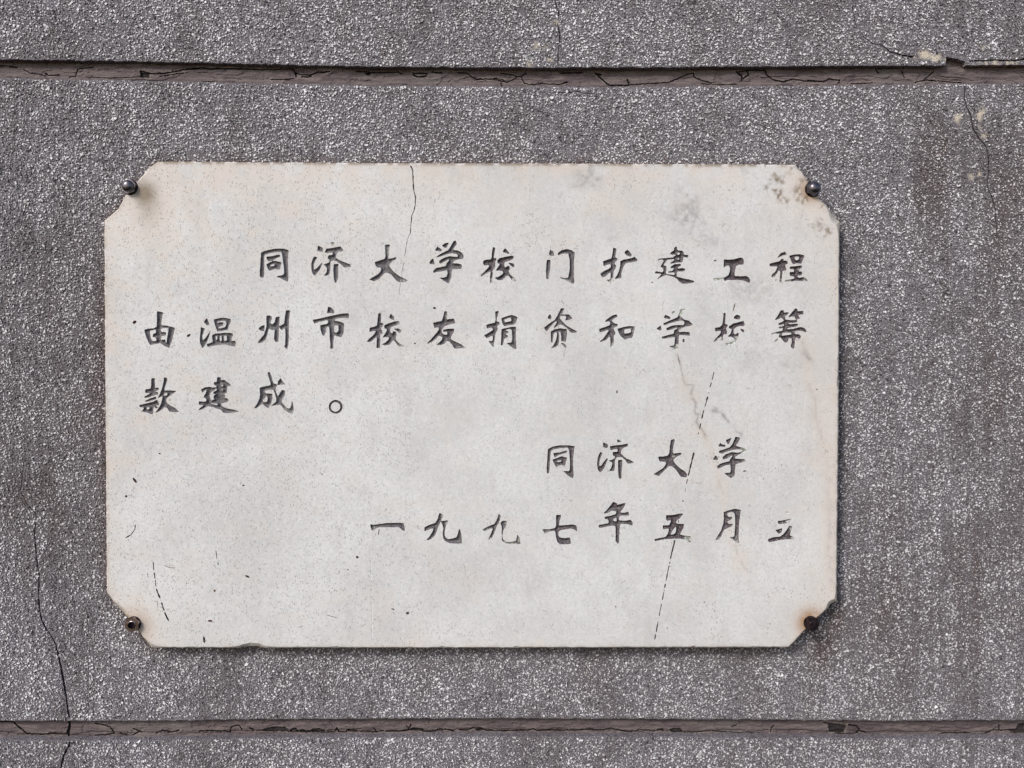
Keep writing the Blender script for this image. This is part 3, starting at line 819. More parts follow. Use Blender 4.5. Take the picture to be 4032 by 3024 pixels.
ch(1860, 1190, .5, ['1410,215 1435,270 1425,310 1370,295 1380,250', '1610,108 1670,120 1640,180 1610,225 1760,225 1810,290 1760,320 1680,330 1710,280 1690,245 1600,245 1580,290 1640,360 1700,420 1780,470 1900,535 1870,550 1790,550 1730,480 1660,420 1590,400 1540,430 1470,475 1540,360 1530,330 1460,390 1400,460 1345,530 1300,465 1380,400 1500,320 1550,230',
    '1425,530 1490,500 1580,475 1710,490 1715,580 1695,715 1615,705 1615,620 1605,540 1560,535 1575,600 1570,700 1555,780 1510,810 1425,840 1480,770 1520,690 1540,590 1545,548 1500,545 1470,580 1460,660 1455,730 1430,720 1425,620', '1595,735 1660,750 1705,790 1700,838 1650,785'],
   [(1620, 170, 70, .55), (1450, 800, 60, .5), (1500, 370, 60, .6), (1670, 790, 60, .5)])
ch(2300, 1190, .55, ['370,355 440,290 520,240 590,225 605,255 560,285 510,320 505,350 545,385 610,400 605,430 560,450 525,470 560,540 565,575 535,605 535,700 525,820 480,820 480,720 475,620 455,620 400,680 310,720 280,715 340,670 400,590 450,520 445,495 380,520 285,548 270,485 360,460 470,415 475,370 460,345',
    '605,485 700,455 810,435 920,440 900,540 870,645 800,650 745,680 680,625 635,560', '-725,490 850,475 855,550 800,565 725,575'], [(505, 790, 60, .35), (900, 500, 80, .55), (320, 700, 50, .5)])
ch(2300, 1190, .65, ['1470,232 1550,262 1570,290 1555,305 1448,285', '1585,185 1640,155 1655,185 1615,225', '1390,420 1405,510 1360,505 1315,482',
    '1435,385 1520,350 1640,300 1700,272 1755,125 1830,120 1835,150 1760,230 1770,285 1830,325 1900,335 1965,400 1940,425 1840,440 1760,470 1710,510 1715,545 1800,540 1910,545 1920,605 1800,595 1720,590 1710,680 1710,760 1700,840 1665,865 1610,830 1545,795 1620,790 1640,760 1650,680 1650,630 1600,630 1500,650 1420,660 1408,630 1500,605 1630,570 1635,510 1690,480 1700,455 1640,470 1570,500 1510,510 1490,480 1560,440 1640,420 1740,415 1800,420 1825,390 1815,345 1780,330 1680,345 1560,380 1450,415',
    '1795,665 1815,665 1825,710 1810,728 1785,715'], [(1790, 180, 100, 0), (1620, 190, 55, .3), (1660, 820, 90, .4), (1740, 290, 50, .6)])
ch(2760, 1190, .95, ['415,195 450,200 440,300 432,395 490,410 450,480 470,530 470,575 410,580 400,620 395,690 375,690 380,610 340,640 290,690 235,720 225,710 290,640 360,560 365,520 330,515 265,530 255,470 350,450 390,410 405,300',
    '600,260 655,225 710,250 718,290 680,312 600,300', '510,440 590,385 690,365 770,340 790,395 780,430 690,430 620,460 590,500 590,570 630,590 660,555 690,570 670,640 660,690 620,700 600,650 560,625 490,620 540,570 565,490 510,470', '710,475 780,505 775,555 735,520', '410,740 500,745 600,700 640,720 560,790 480,785'],
   [(520, 750, 130, 0), (650, 660, 60, .4), (280, 690, 80, .45), (385, 660, 45, .45)])
ch(2760, 1190, .8, ['1340,330 1400,240 1450,150 1500,145 1500,190 1595,185 1560,230 1520,260 1530,310 1510,328 1460,275 1400,305', '1580,275 1640,200 1720,110 1755,135 1740,165 1855,160 1855,215 1755,230 1795,295 1725,315 1700,255 1640,260',
    '1410,385 1470,360 1550,315 1620,330 1740,330 1750,355 1700,370 1600,370 1565,400 1660,400 1755,390 1760,420 1720,440 1600,460 1550,475 1560,495 1680,485 1800,450 1870,465 1912,510 1905,545 1820,515 1720,515 1695,545 1700,580 1780,585 1812,615 1800,660 1720,635 1705,660 1700,760 1690,830 1660,845 1630,800 1655,720 1650,650 1590,650 1575,710 1540,735 1500,705 1450,645 1410,630 1430,580 1440,560 1390,570 1290,585 1270,575 1330,550 1480,520 1490,490 1480,460 1420,475 1410,455 1500,435 1520,410 1510,395 1440,410 1412,410', '-1460,590 1490,550 1640,545 1645,590 1560,600 1450,615',
    '1400,640 1395,690 1350,715 1290,745 1330,710 1380,670'], [(1340, 700, 80, .3), (1310, 575, 80, .35), (1660, 810, 60, .6)])
# line 3
ch(520, 1440, .35, ['350,235 405,225 415,340 415,405 485,400 480,435 400,470 475,490 470,515 380,540 310,570 230,585 228,560 320,515 340,490 240,495 240,435 340,415 350,330', '240,635 340,595 430,560 440,600 360,630 235,658',
    '132,715 250,690 380,655 455,620 490,690 480,720 420,710 470,770 440,775 400,735 385,790 380,870 350,880 275,845 180,830 205,790 225,755 135,750', '-255,775 280,745 325,755 320,790 275,800',
    '585,215 630,225 640,265 600,370 585,455 680,450 805,458 760,490 690,540 640,580 615,630 630,680 700,730 780,770 855,840 750,842 680,830 640,770 600,745 560,780 480,830 420,858 480,780 530,690 550,600 555,545 500,570 465,590 500,530 540,430 570,310', '-560,540 590,500 650,490 635,550 590,545'])
ch(520, 1440, .4, ['1252,430 1330,395 1410,382 1460,400 1530,395 1500,440 1440,470 1400,540 1420,590 1425,650 1435,700 1540,720 1610,710 1650,750 1720,780 1850,800 1945,830 1850,850 1720,860 1660,850 1620,800 1500,760 1390,730 1330,755 1270,795 1195,802 1260,750 1310,715 1215,705 1212,650 1340,655 1355,610 1310,570 1295,590 1310,550 1350,480 1350,440 1320,440 1280,490',
    '1545,212 1610,215 1605,265 1670,258 1730,300 1800,355 1800,380 1730,360 1720,430 1715,490 1660,510 1690,540 1680,575 1620,590 1720,590 1755,625 1720,660 1630,680 1600,720 1550,720 1555,685 1450,680 1445,630 1550,605 1480,595 1480,545 1540,525 1540,510 1480,515 1480,475 1540,450 1535,370 1490,340 1485,300 1545,300', '-1612,345 1660,340 1658,376 1616,378', '-1620,428 1660,425 1655,452 1624,452'], [(1850, 830, 90, .6), (1790, 370, 40, .4)])
ch(980, 1440, .3, ['340,118 380,120 410,200 435,300 460,330 515,340 490,400 480,440 500,510 530,560 570,490 600,440 655,455 650,530 600,620 595,670 640,720 700,780 750,775 775,700 780,620 800,700 815,800 800,870 720,850 640,790 590,720 560,705 480,715 405,735 450,690 495,650 500,600 480,520 450,435 400,430 300,450 275,480 310,505 425,510 425,600 400,690 350,770 300,735 245,685 190,730 145,770 95,770 150,690 190,610 205,520 195,400 300,375 400,355 390,290 355,190', '-245,640 290,580 330,535 345,600 335,660 260,668',
    '575,228 650,335 560,345 520,350 530,285'], [(720, 790, 150, .5), (380, 190, 90, .6), (600, 310, 60, .6)])
def ring(cx, cy, r):
    return ' '.join('%d,%d' % (cx + r * math.cos(a * math.pi / 14), cy + r * math.sin(a * math.pi / 14)) for a in range(28))
ch(980, 1440, .55, [ring(1575, 746, 123), '-' + ring(1573, 748, 90)])
# line 4
ch(2100, 1700, .6, ['265,320 340,275 480,248 640,248 750,265 735,340 718,480 718,640 730,760 720,845 640,800 545,715 640,720 665,690 668,560 660,430 648,320 630,285 500,295 380,315 318,345 305,450 295,600 285,740 250,760 245,640 258,480', '362,390 480,378 605,340 608,375 520,400 430,435 390,465', '348,510 440,475 520,445 560,462 612,470 590,540 575,612 490,600 415,635 380,570', '-410,545 460,518 518,512 512,542 450,558'])
ch(2100, 1700, .8, ['1270,195 1350,235 1350,285 1310,290 1270,275', '1520,130 1600,185 1530,192', '1220,365 1250,395 1215,470 1195,560 1195,630 1240,610 1300,520 1355,470 1330,540 1290,640 1250,710 1215,735 1180,700 1160,620 1165,520 1190,420',
    '1390,265 1500,250 1620,238 1710,215 1715,260 1620,295 1585,345 1590,400 1640,450 1700,495 1780,525 1825,560 1760,575 1715,575 1670,510 1610,460 1540,455 1500,470 1480,520 1475,620 1465,710 1378,710 1420,640 1440,570 1420,545 1360,528 1430,515 1480,480 1490,450 1445,430 1442,370 1530,365 1530,310 1480,310 1405,332', '1540,515 1612,515 1605,620 1595,840 1570,858 1550,820 1540,650'])
ch(2540, 1700, .8, ['470,155 540,135 515,250 498,380 520,400 655,380 660,410 600,440 530,480 510,520 550,590 640,670 720,720 765,780 745,828 650,815 600,740 540,660 480,620 430,620 380,670 310,740 250,800 155,770 230,725 320,670 380,590 385,545 350,540 265,540 242,455 340,450 415,435 440,390 455,260'], [(520, 440, 35, .5), (500, 160, 50, .6)])
ch(2540, 1700, .75, ['1465,155 1565,112 1530,200 1510,228 1480,190', '1370,200 1390,235 1460,240 1450,275 1330,265', '1285,430 1330,510 1230,505',
    '1645,90 1725,115 1690,185 1640,255 1720,280 1790,300 1840,345 1780,385 1700,410 1640,450 1625,490 1700,495 1810,500 1820,535 1720,565 1640,585 1630,680 1620,800 1560,840 1500,800 1430,750 1550,745 1560,680 1550,590 1460,605 1390,640 1325,670 1305,635 1360,585 1450,555 1530,540 1545,500 1570,470 1610,410 1560,435 1490,480 1420,508 1405,465 1470,410 1570,370 1690,385 1790,350 1750,325 1680,315 1590,325 1480,360 1385,395 1342,385 1345,350 1440,320 1540,280 1580,235'], [(1800, 340, 85, .3), (1800, 520, 50, .5), (1560, 810, 80, .6)])
# line 5
ch(1430, 1950, .45, ['128,525 180,540 320,522 420,508 600,502 735,510 752,600 750,645 720,640 650,575 560,580 400,578 280,580 230,600 160,640 145,600'], [(200, 570, 60, .6)])
ch(1430, 1950, .45, ['1385,318 1450,358 1425,420 1400,490 1360,570 1330,660 1290,740 1220,800 1140,820 1200,760 1260,660 1285,600 1230,605 1112,655 1115,585 1200,540 1310,505 1355,430', '1415,475 1480,462 1545,460 1500,545 1480,640 1475,720 1500,780 1560,800 1690,770 1720,700 1745,600 1780,700 1790,870 1700,875 1590,870 1500,840 1455,780 1445,700 1460,600 1440,540'], [(1510, 480, 60, .5), (1420, 360, 40, .5)])
ch(1870, 1950, .5, ['435,342 470,380 450,440 430,500 390,560 370,620 330,720 290,800 240,810 260,770 310,660 335,600 280,600 170,655 140,620 260,560 350,525 395,460', '465,500 500,465 580,470 560,560 510,640 500,720 505,800 560,850 660,850 745,830 775,710 815,800 825,880 640,882 560,865 495,825 490,700 490,580'],
   [(640, 870, 150, .42), (460, 400, 50, .6), (180, 620, 70, .5), (800, 800, 70, .45), (260, 800, 50, .4), (540, 490, 60, .55)])
ch(1870, 1950, .75, ['1475,360 1560,360 1555,400 1530,480 1525,555 1640,545 1780,530 1840,555 1855,655 1800,615 1740,600 1640,615 1540,635 1510,680 1515,745 1560,775 1640,780 1725,770 1740,880 1620,890 1540,880 1495,840 1475,760 1460,660 1440,640 1350,660 1270,695 1225,620 1350,620 1440,600 1475,570'], [(1300, 650, 90, .5), (1680, 830, 60, .7)])
ch(2310, 1950, .75, ['480,122 550,150 545,180 620,160 710,142 660,240 610,295 620,320 700,320 760,298 765,365 690,365 600,370 580,430 590,460 690,465 800,450 835,500 830,550 740,520 620,515 600,540 590,640 585,820 575,885 525,830 530,700 525,550 440,550 330,575 230,590 215,545 310,525 400,510 405,470 380,430 335,430 328,395 430,375 530,345 540,290 500,280 450,275 400,310 330,330 305,330 370,265 430,195', '-475,430 545,400 548,475 485,478'])
ch(2310, 1950, .95, ['1440,365 1560,362 1660,340 1755,330 1700,400 1620,470 1610,500 1650,520 1770,525 1750,600 1710,660 1690,715 1770,735 1890,750 1895,800 1875,860 1800,805 1700,785 1560,785 1420,795 1240,830 1235,800 1340,775 1440,755 1480,690 1500,600 1440,605 1390,615 1383,550 1490,548 1530,490 1535,440 1470,465 1445,440', '-1515,720 1540,660 1600,575 1630,570 1625,640 1610,695 1560,715'], [(1840, 780, 75, .35)])
ch(2740, 1950, .75, ['508,310 600,275 710,248 815,270 800,360 780,500 775,640 770,760 780,875 700,820 615,765 700,755 710,640 718,480 710,350 690,310 640,302 575,320 565,370 600,400 665,398 640,440 570,470 560,500 600,525 675,518 650,560 580,590 500,635 470,720 420,800 350,812 390,750 460,640 500,520 512,420'], [(710, 810, 90, .5), (400, 790, 60, .5)])
ch(2740, 1950, .95, ['1630,295 1690,310 1680,340 1640,330', '1485,470 1560,465 1720,425 1740,460 1640,505 1500,525', '1445,635 1570,598 1550,670 1505,700', '1300,805 1400,765 1520,755 1590,710 1650,630 1700,550 1750,570 1720,660 1700,730 1780,760 1790,795 1650,795 1520,810 1330,850'],
   [(1710, 450, 90, .35), (1590, 490, 50, .6), (1660, 320, 60, .2), (1730, 590, 60, .5), (1770, 780, 40, .3)])
GLYPHS = '同济大学校门扩建工程由温州市校友捐资和学校筹款建成。同济大学一九九七年五月立'

STEP = 1.9
char_data = []
slab_holes = []
for ci, (ox, oy, tone, polys, fade) in enumerate(CH):
    pp = []
    for s in polys:
        neg = s.startswith('-')
        v = [float(q) for q in s.lstrip('-').replace(',', ' ').split()]
        pp.append((neg, np.array([(ox + v[i] / KZ, oy + v[i + 1] / KZ) for i in range(0, len(v), 2)])))
    allp = np.concatenate([q for n_, q in pp])
    x0, y0 = allp.min(0) - 6; x1, y1 = allp.max(0) + 6
    X, Y = np.meshgrid(np.arange(x0, x1, STEP), np.arange(y0, y1, STEP))
    F = np.full(X.shape, 1e3)
    for neg, q in pp:
        if not neg:
            F = np.minimum(F, poly_sdf(q, X, Y))
    for neg, q in pp:
        if neg:
            F = np.maximum(F, -poly_sdf(q, X, Y) - 0.2)
    F = blur(F) + (fbm(X / 6, Y / 6, 71) - 0.5) * 1.8 - 0.75
    V, faces, nin, loops = contour_mesh(F, x0, y0, STEP)
    bnd = V[nin:]
    d = np.full(len(V), 0.0)
    inn = V[:nin]
    dm = np.full(nin, 1e9)
    for k in range(0, len(bnd), 200):
        b = bnd[k:k + 200]
        dm = np.minimum(dm, ((inn[:, None, :] - b[None]) ** 2).sum(2).min(1))
    d[:nin] = np.sqrt(dm)
    paint = np.ones(len(V))
    for fx, fy, fr, fv in fade:
        q = np.hypot(V[:, 0] - ox - fx / KZ, V[:, 1] - oy - fy / KZ) / (fr / KZ)
        paint = np.minimum(paint, fv + (1 - fv) * sstep(0.75, 1.15, q))
    dep = 0.0021 * (1 - np.exp(-d / 3.8)) + 0.00006 * d + (fbm(V[:, 0] / 5, V[:, 1] / 5, 77) - 0.5) * 0.0006 * sstep(0, 5, d)
    dep *= 0.35 + 0.65 * sstep(0.0, 0.5, paint)
    W = PA(V, TH); W[:, 1] += dep
    faces = [f[::-1] for f in faces]
    char_data.append((W, faces, paint, np.full(len(V), tone), d))
    for lp in loops:
        slab_holes.append(V[lp])

# scratches, cracks and pits in the slab
SC = []
def sl(ox, oy, k, s, w, mat, name='scratch', jit=0.25):
    SC.append((zl(ox, oy, k, s, w), mat, name, jit))
top_crack = [(1616, 652, 6), (1624, 668, 4.5), (1627, 702, 4), (1627, 726, 4), (1631, 755, 4), (1636, 774, 4), (1635, 808, 3.2), (1631, 827, 3.5), (1621, 851, 3), (1618, 880, 3), (1617, 917, 2.4), (1606, 936, 2), (1600, 965, 1.8), (1594, 1010, 1.4)]
SC.append((top_crack, M_SCRATCH, 'crack', 0.45))
SC.append(([(1590, 1030, 1.2), (1585, 1062, 1.4), (1577, 1110, 1.1), (1571, 1160, 1.1)], M_SCRATCH, 'crack', 0.4))
G1 = (2400, 1380, 2.4043); G2 = (2400, 2050, 3.2533)
for s, w in (('990,200 970,280', 3), ('965,300 950,350', 3.6), ('941,396 939,406', 3.6), ('930,435 903,535', 4), ('894,556 892,562', 2.5), ('891,568 873,650', 3.8), ('866,685 853,740', 3.4), ('845,775 838,795', 2.6), ('800,965 772,1080 745,1188', 5), ('740,1215 728,1265', 3.2), ('720,1300 714,1340', 1.6)):
    sl(*G1, s, w, M_SCRATCH)
for s, w in (('838,248 800,400 779,495', 3.2), ('775,525 768,555', 3.4), ('763,575 722,780', 3.2), ('716,808 706,868', 3.6), ('702,885 699,900', 3), ('697,912 675,1018', 3), ('665,1065 635,1225', 2.8), ('631,1251 629,1259', 2.6), ('623,1285 597,1430', 2.8), ('592,1455 578,1525', 2.6)):
    sl(*G2, s, w, M_SCRATCH)
sl(2760, 1190, KZ, '620,10 600,90 580,168', 2.4, M_BROWN)
sl(2310, 1950, KZ, '1672,448 1664,500', 2.6, M_SCRATCH)
G3 = (400, 1700, 1.7015)
for s, w in (('345,870 350,930', 2.6), ('352,942 358,985', 3.4), ('360,992 364,1040', 3), ('366,1050 378,1085 392,1115', 4.6), ('401,1142 420,1200', 4), ('422,1206 436,1240 450,1268', 3.6), ('372,1130 378,1180', 1.4),
             ('766,792 771,852', 2.4), ('778,870 782,896', 3), ('684,1372 690,1414', 5.5), ('306,948 312,964', 2.6), ('1940,1185 1962,1193', 3.4), ('1506,1226 1580,1248', 1.4), ('1633,700 1629,716', 2)):
    sl(*G3, s, w, M_SCRATCH)
SC.append((zl(*G3, '226,622 222,655 197,690 160,712', 3.0), M_SCRATCH, 'scratch', 0.0))
sl(*G3, '210,308 220,322 235,342', 6, M_BROWN)
sl(*G3, '420,895 450,908 492,914', 1.6, M_BROWN)
sl(*G3, '1805,842 1806,920 1807,1000', 2.4, M_PALE); sl(*G3, '1808,1060 1811,1230 1815,1398', 2.2, M_PALE)
SC.append(([(2429, 1536, 4), (2430, 1549, 4)], M_CRACK, 'scratch', 0))
SC.append(([(2925, 1856, 2.5), (2933, 1854, 4), (2941, 1856, 2.5)], M_CRACK, 'scratch', 0))
SC.append(([(1493, 2084, 2.4), (1490, 2106, 2.4)], M_SCRATCH, 'scratch', 0.2))
SC.append(([(2668, 1392, 1.6), (2676, 1432, 1.2)], M_BROWN, 'scratch', 0.2))
PITS = [(497, 1954, 5, 4.5, 0, M_CRACK), (959, 1911, 4.6, 3.4, 0, M_CRACK), (974, 2270, 9.5, 4.2, .4, M_SCRATCH), (1407, 2194, 6, 5, .5, M_SCRATCH), (1370, 2243, 3, 2.6, 0, M_CRACK),
        (1605, 2414, 6, 5.6, 0, M_SCRATCH), (845, 2326, 4.5, 5, 0, M_BROWN), (828, 2445, 9, 4.5, .1, M_BROWN), (1268, 1867, 3.4, 2.4, 0, M_CRACK), (1634, 1352, 3.6, 3.4, 0, M_CRACK),
        (1711, 1213, 5.8, 4, .3, M_CRACK), (743, 1321, 8, 5, -.5, M_BROWN), (530, 1269, 8, 6, -.6, M_BROWN), (2689, 1973, 2.6, 4, 0, M_CRACK), (2086, 970, 2.4, 2.4, 0, M_CRACK),
        (3006, 1886, 2.4, 2, 0, M_CRACK), (2568, 1112, 3, 2.6, 0, M_SCRATCH), (2773, 2371, 2.6, 2.2, 0, M_CRACK), (2424, 2389, 2.6, 2.6, 0, M_SCRATCH), (2627, 2474, 3, 1.8, .7, M_SCRATCH),
        (629, 1786, 5, 2.8, .4, M_CRACK), (3216, 1533, 3, 2.4, .3, M_CRACK), (592, 2339, 2.5, 2, 0, M_SCRATCH), (809, 2523, 3, 2, -.6, M_SCRATCH)]
rib_s = [(ribbon([(p[0], p[1], p[2] * (1.3 if nm == 'scratch' else 1.05)) for p in c], j, 4.0, seed=k), mt, nm) for k, (c, mt, nm, j) in enumerate(SC)]
pit_s = [(pit_loop(x, y, a, b, g, k), mt, a) for k, (x, y, a, b, g, mt) in enumerate(PITS)]

# slab outline, arris and sides
rim = resample(PLQ, 5.0, 1.6, seed=5)
tn = np.roll(rim, -1, 0) - np.roll(rim, 1, 0)
tn /= np.hypot(tn[:, 0], tn[:, 1])[:, None] + 1e-9
inw = np.stack([-tn[:, 1], tn[:, 0]], 1)
ins_w = 2.4 + 2.6 * fbm(rim[:, 0] / 30, rim[:, 1] / 30, 15)
ins_w += 4 * sstep(0.80, 0.95, vnoise(rim[:, 0] / 26, rim[:, 1] / 26, 19))
for cx, cy, rr, am in ((992, 2550, 60, 9), (3278, 2374, 26, 9), (3296, 862, 34, 18), (600, 2545, 22, 8), (480, 2405, 40, 9), (3135, 655, 20, 6)):
    ins_w += am * np.exp(-((rim[:, 0] - cx) ** 2 + (rim[:, 1] - cy) ** 2) / rr ** 2)
face_loop = rim + inw * ins_w[:, None]
def slab_attrs(x, y):
    wx = x + (fbm(x / 26, y / 26, 81, 4) - 0.5) * 34
    wy = y + (fbm(x / 26, y / 26, 87, 4) - 0.5) * 34
    def vein(pts, w, a, warp=1.0):
        q = line_sdf(pts, x + (wx - x) * warp, y + (wy - y) * warp)
        return a * np.exp(-np.clip(q, 0, None) / w)
    v = np.zeros(len(x)); warm = np.zeros(len(x))
    n1 = fbm(x / 22, y / 22, 91, 4); n2 = fbm(x / 75, y / 75, 95, 4)
    main = [(2665, 1395), (2676, 1432), (2690, 1490), (2702, 1517), (2730, 1516), (2722, 1545), (2724, 1570), (2740, 1588), (2734, 1612), (2738, 1630), (2752, 1630), (2742, 1662), (2752, 1684), (2766, 1692), (2776, 1714)]
    v += vein(main, 2.8, 0.75, 0.25) * sstep(0.30, 0.50, n1)
    v += vein(main[5:], 8, 0.22, 0.6); warm += vein(main, 22, 0.45)
    tail = [(2776, 1714), (2792, 1748), (2800, 1790), (2826, 1850), (2838, 1930), (2858, 2010), (2880, 2120), (2900, 2150), (2912, 2190), (2940, 2250)]
    v += vein(tail, 3.5, 0.34, 0.5) * sstep(0.35, 0.6, n1); warm += vein(tail, 26, 0.75)
    # dark rungs beside the vein
    for cx, cy, rx, ry in ((2815, 1612, 11, 9), (2834, 1626, 13, 7), (2846, 1640, 10, 6), (2860, 1656, 8, 6), (2812, 1622, 8, 5), (2902, 1706, 12, 7), (2916, 1716, 8, 7)):
        u = (wx - cx) * .8 + (wy - cy) * .6; q = -(wx - cx) * .6 + (wy - cy) * .8
        v += 0.60 * np.exp(-((u / rx) ** 2 + (q / ry) ** 2)) * (0.4 + 1.2 * n1)
    v += vein([(2805, 1600), (2870, 1665), (2925, 1722)], 9, 0.14)
    # pinkish band down the right side
    rb = [(3150, 1330), (3185, 1400), (3180, 1470), (3205, 1560), (3222, 1660), (3245, 1760), (3262, 1860), (3268, 1980), (3262, 2150), (3280, 2300)]
    warm += vein(rb, 34, 0.8); v += vein(rb, 8, 0.28) * sstep(0.3, 0.6, n1)
    v += vein([(3168, 1394), (3182, 1412), (3186, 1422)], 9, 0.6) * n1 * 1.5
    v += vein([(3090, 1529), (3150, 1540), (3200, 1540), (3290, 1526)], 2.0, 0.22, 0.2) * sstep(0.35, 0.6, n1)
    v += vein([(2536, 1650), (2570, 1712), (2590, 1750), (2612, 1786)], 2.6, 0.26, 0.3) * sstep(0.42, 0.6, n1)
    v += vein([(3150, 1010), (3185, 1030), (3240, 1050), (3290, 1052)], 2.2, 0.2, 0.3) * sstep(0.4, 0.6, n1)
    # smoky clouds
    for cx, cy, rx, ry, a in ((2715, 800, 55, 75, .26), (2690, 850, 90, 40, .22), (2760, 900, 90, 70, .18), (2310, 690, 50, 46, .36), (2350, 712, 36, 22, .28), (2925, 672, 22, 14, .3), (2410, 930, 40, 26, .16),
                             (2470, 905, 40, 30, .14), (2810, 980, 60, 50, .16), (2905, 1140, 60, 60, .22), (3000, 1150, 90, 60, .16), (2760, 1200, 50, 60, .12), (2950, 1400, 60, 40, .14), (3090, 1435, 22, 18, .22), (3020, 845, 40, 30, .14), (2620, 1050, 50, 60, .10)):
        v += a * np.exp(-(((wx - cx) / rx) ** 2 + ((wy - cy) / ry) ** 2)) * (0.25 + 0.75 * sstep(0.30, 0.70, n1)) * (0.35 + 1.3 * fbm(x / 8, y / 8, 3, 2)) * 1.35
    v += vein([(2200, 780), (2235, 745), (2290, 722), (2330, 722), (2380, 738)], 5, 0.28, 0.6) * sstep(0.35, 0.6, n1)
    dirt = np.zeros(len(x)); rust = np.zeros(len(x))
    for cx, cy, r_, a in ((3062, 703, 12, .7), (3046, 690, 10, .4), (3085, 708, 10, .5), (3018, 740, 12, .55), (3054, 756, 10, .5), (3068, 768, 15, .75), (3094, 788, 12, .55), (3112, 669, 9, .45), (3140, 752, 16, .6), (3134, 780, 12, .55), (3166, 792, 12, .7), (3178, 776, 14, .5), (3150, 710, 9, .5),
                         (3235, 815, 7, .6), (3222, 880, 14, .4), (3250, 900, 16, .4), (3240, 925, 12, .6), (3266, 908, 9, .6), (3232, 868, 9, .4), (3205, 905, 9, .3), (2705, 770, 8, .5), (3095, 690, 9, .3), (3030, 712, 9, .3)):
        q = np.hypot((wx - cx), (wy - cy) * 0.8) / r_
        dirt += a * np.exp(-q ** 2) * sstep(0.34, 0.56, fbm(x / 12, y / 12, 99, 3)) * 1.35
    for bx, by, r_, a, up in ((512, 736, 52, .0, 1), (3201, 745, 40, .75, 1), (524, 2455, 48, .34, 1), (3194, 2453, 42, .95, 1)):
        q = np.hypot(x - bx, y - by) + (n1 - .5) * 26
        rust += a * np.exp(-np.clip(q - 24, 0, None) ** 2 / (r_ * .8) ** 2) * (0.35 + n1)
        warm += 0.9 * np.exp(-np.clip(q - 24, 0, None) / 60)
    q = np.hypot(x - 566, y - 758) + (n1 - .5) * 40
    dirt += 1.05 * np.exp(-(q / 46) ** 2) * (0.4 + n1)
    q = np.hypot(x - 585, (y - 830) * .7) + (n1 - .5) * 60
    dirt += 0.35 * np.exp(-(q / 42) ** 2) * (0.4 + n1)
    warm += 0.8 * np.exp(-(q / 110) ** 2)
    q = np.hypot(x - 548, y - 2475) + (n1 - .5) * 40
    dirt += 0.42 * np.exp(-(q / 42) ** 2) * (0.4 + n1); warm += 0.5 * np.exp(-(q / 100) ** 2)
    # tea-coloured run-off along the top edge and ends
    warm += 0.75 * np.exp(-np.clip(y - 645, 0, None) / 55) * sstep(0.3, 0.62, n2)
    warm += 0.40 * (1 - sstep(645, 1250, y)) * sstep(0.25, 0.6, n2)
    warm += 0.35 * np.exp(-np.clip(x - 415, 0, None) / 90) * sstep(0.35, 0.6, n2)
    warm += 0.35 * np.exp(-np.clip(3300 - x, 0, None) / 110)
    warm += 0.3 * sstep(0.58, 0.7, fbm(x / 120, y / 90, 105))
    warm += 0.45 * sstep(0.55, 0.68, fbm(x / 70, y / 60, 109)) * (1 - sstep(800, 1500, x)) * (1 - sstep(1700, 2000, y))
    dirt += 0.55 * np.exp(-np.clip(y - 640 - (x - 623) * 0.0052, 0, None) / 5.0) * sstep(0.35, 0.6, n1)
    rd = -poly_sdf(PLQ, x, y)
    dirt += 0.55 * np.exp(-np.clip(rd, 0, None) / 4.5) * sstep(0.30, 0.55, n1)
    warm += 0.5 * np.exp(-np.clip(rd, 0, None) / 38) * (0.3 + n2)
    grit = 0.42 + 1.0 * (1 - sstep(900, 1900, x)) + 0.3 * sstep(0.5, 0.65, n2)
    grit *= 0.6 + 0.8 * sstep(0.40, 0.62, fbm(x / 60, y / 50, 113))
    return {'vein': np.clip(v, 0, .8), 'warm': np.clip(warm, 0, 1), 'rust': np.clip(rust, 0, .9), 'dirt': np.clip(dirt, 0, .85), 'grit': np.clip(grit, 0, 1)}

gx, gy = np.meshgrid(np.arange(420, 3300, 6.4), np.arange(645, 2545, 6.4))
g = np.stack([gx.ravel(), gy.ravel()], 1) + rng.uniform(-1.6, 1.6, (gx.size, 2))
gx, gy = np.meshgrid(np.arange(440, 3300, 3.1), np.arange(650, 2545, 3.1))
q = np.stack([gx.ravel(), gy.ravel()], 1) + rng.uniform(-0.6, 0.6, (gx.size, 2))
fa = slab_attrs(q[:, 0], q[:, 1])
q = q[(fa['vein'] > 0.07) | (fa['dirt'] > 0.06) | (fa['rust'] > 0.05)]
g = np.concatenate([g, q])
g = g[poly_sdf(face_loop[::6], g[:, 0], g[:, 1]) < -7]
print('slab grid', len(g))
xy, T = sheet(face_loop, slab_holes + [ribbon_loop(r) for r, _, _ in rib_s] + [p for p, _, _ in pit_s], g, TH)

nr = len(rim)
bev = 0.0008 + 0.00022 * ins_w
Vf = PA(xy, TH)
F0 = PA(face_loop, TH)
G0 = PA(rim, TH - bev)
kk = (D - 0.0) / (D - (TH - bev))
B0 = G0.copy(); B0[:, 1] = 0.0008
o = len(Vf)
V = np.concatenate([Vf, F0, G0, B0])
Q = []
for k in range(nr):
    k2 = (k + 1) % nr
    for lay in (0, 1):
        p, q = o + lay * nr + k, o + lay * nr + k2
        Q.append((p, q, q + nr)); Q.append((p, q + nr, p + nr))
at = slab_attrs(np.concatenate([xy[:, 0], face_loop[:, 0], rim[:, 0], rim[:, 0]]), np.concatenate([xy[:, 1], face_loop[:, 1], rim[:, 1], rim[:, 1]]))
mesh_obj('slab', V, np.concatenate([T, np.array(Q)]), M_SLAB, plaque, attrs=at)

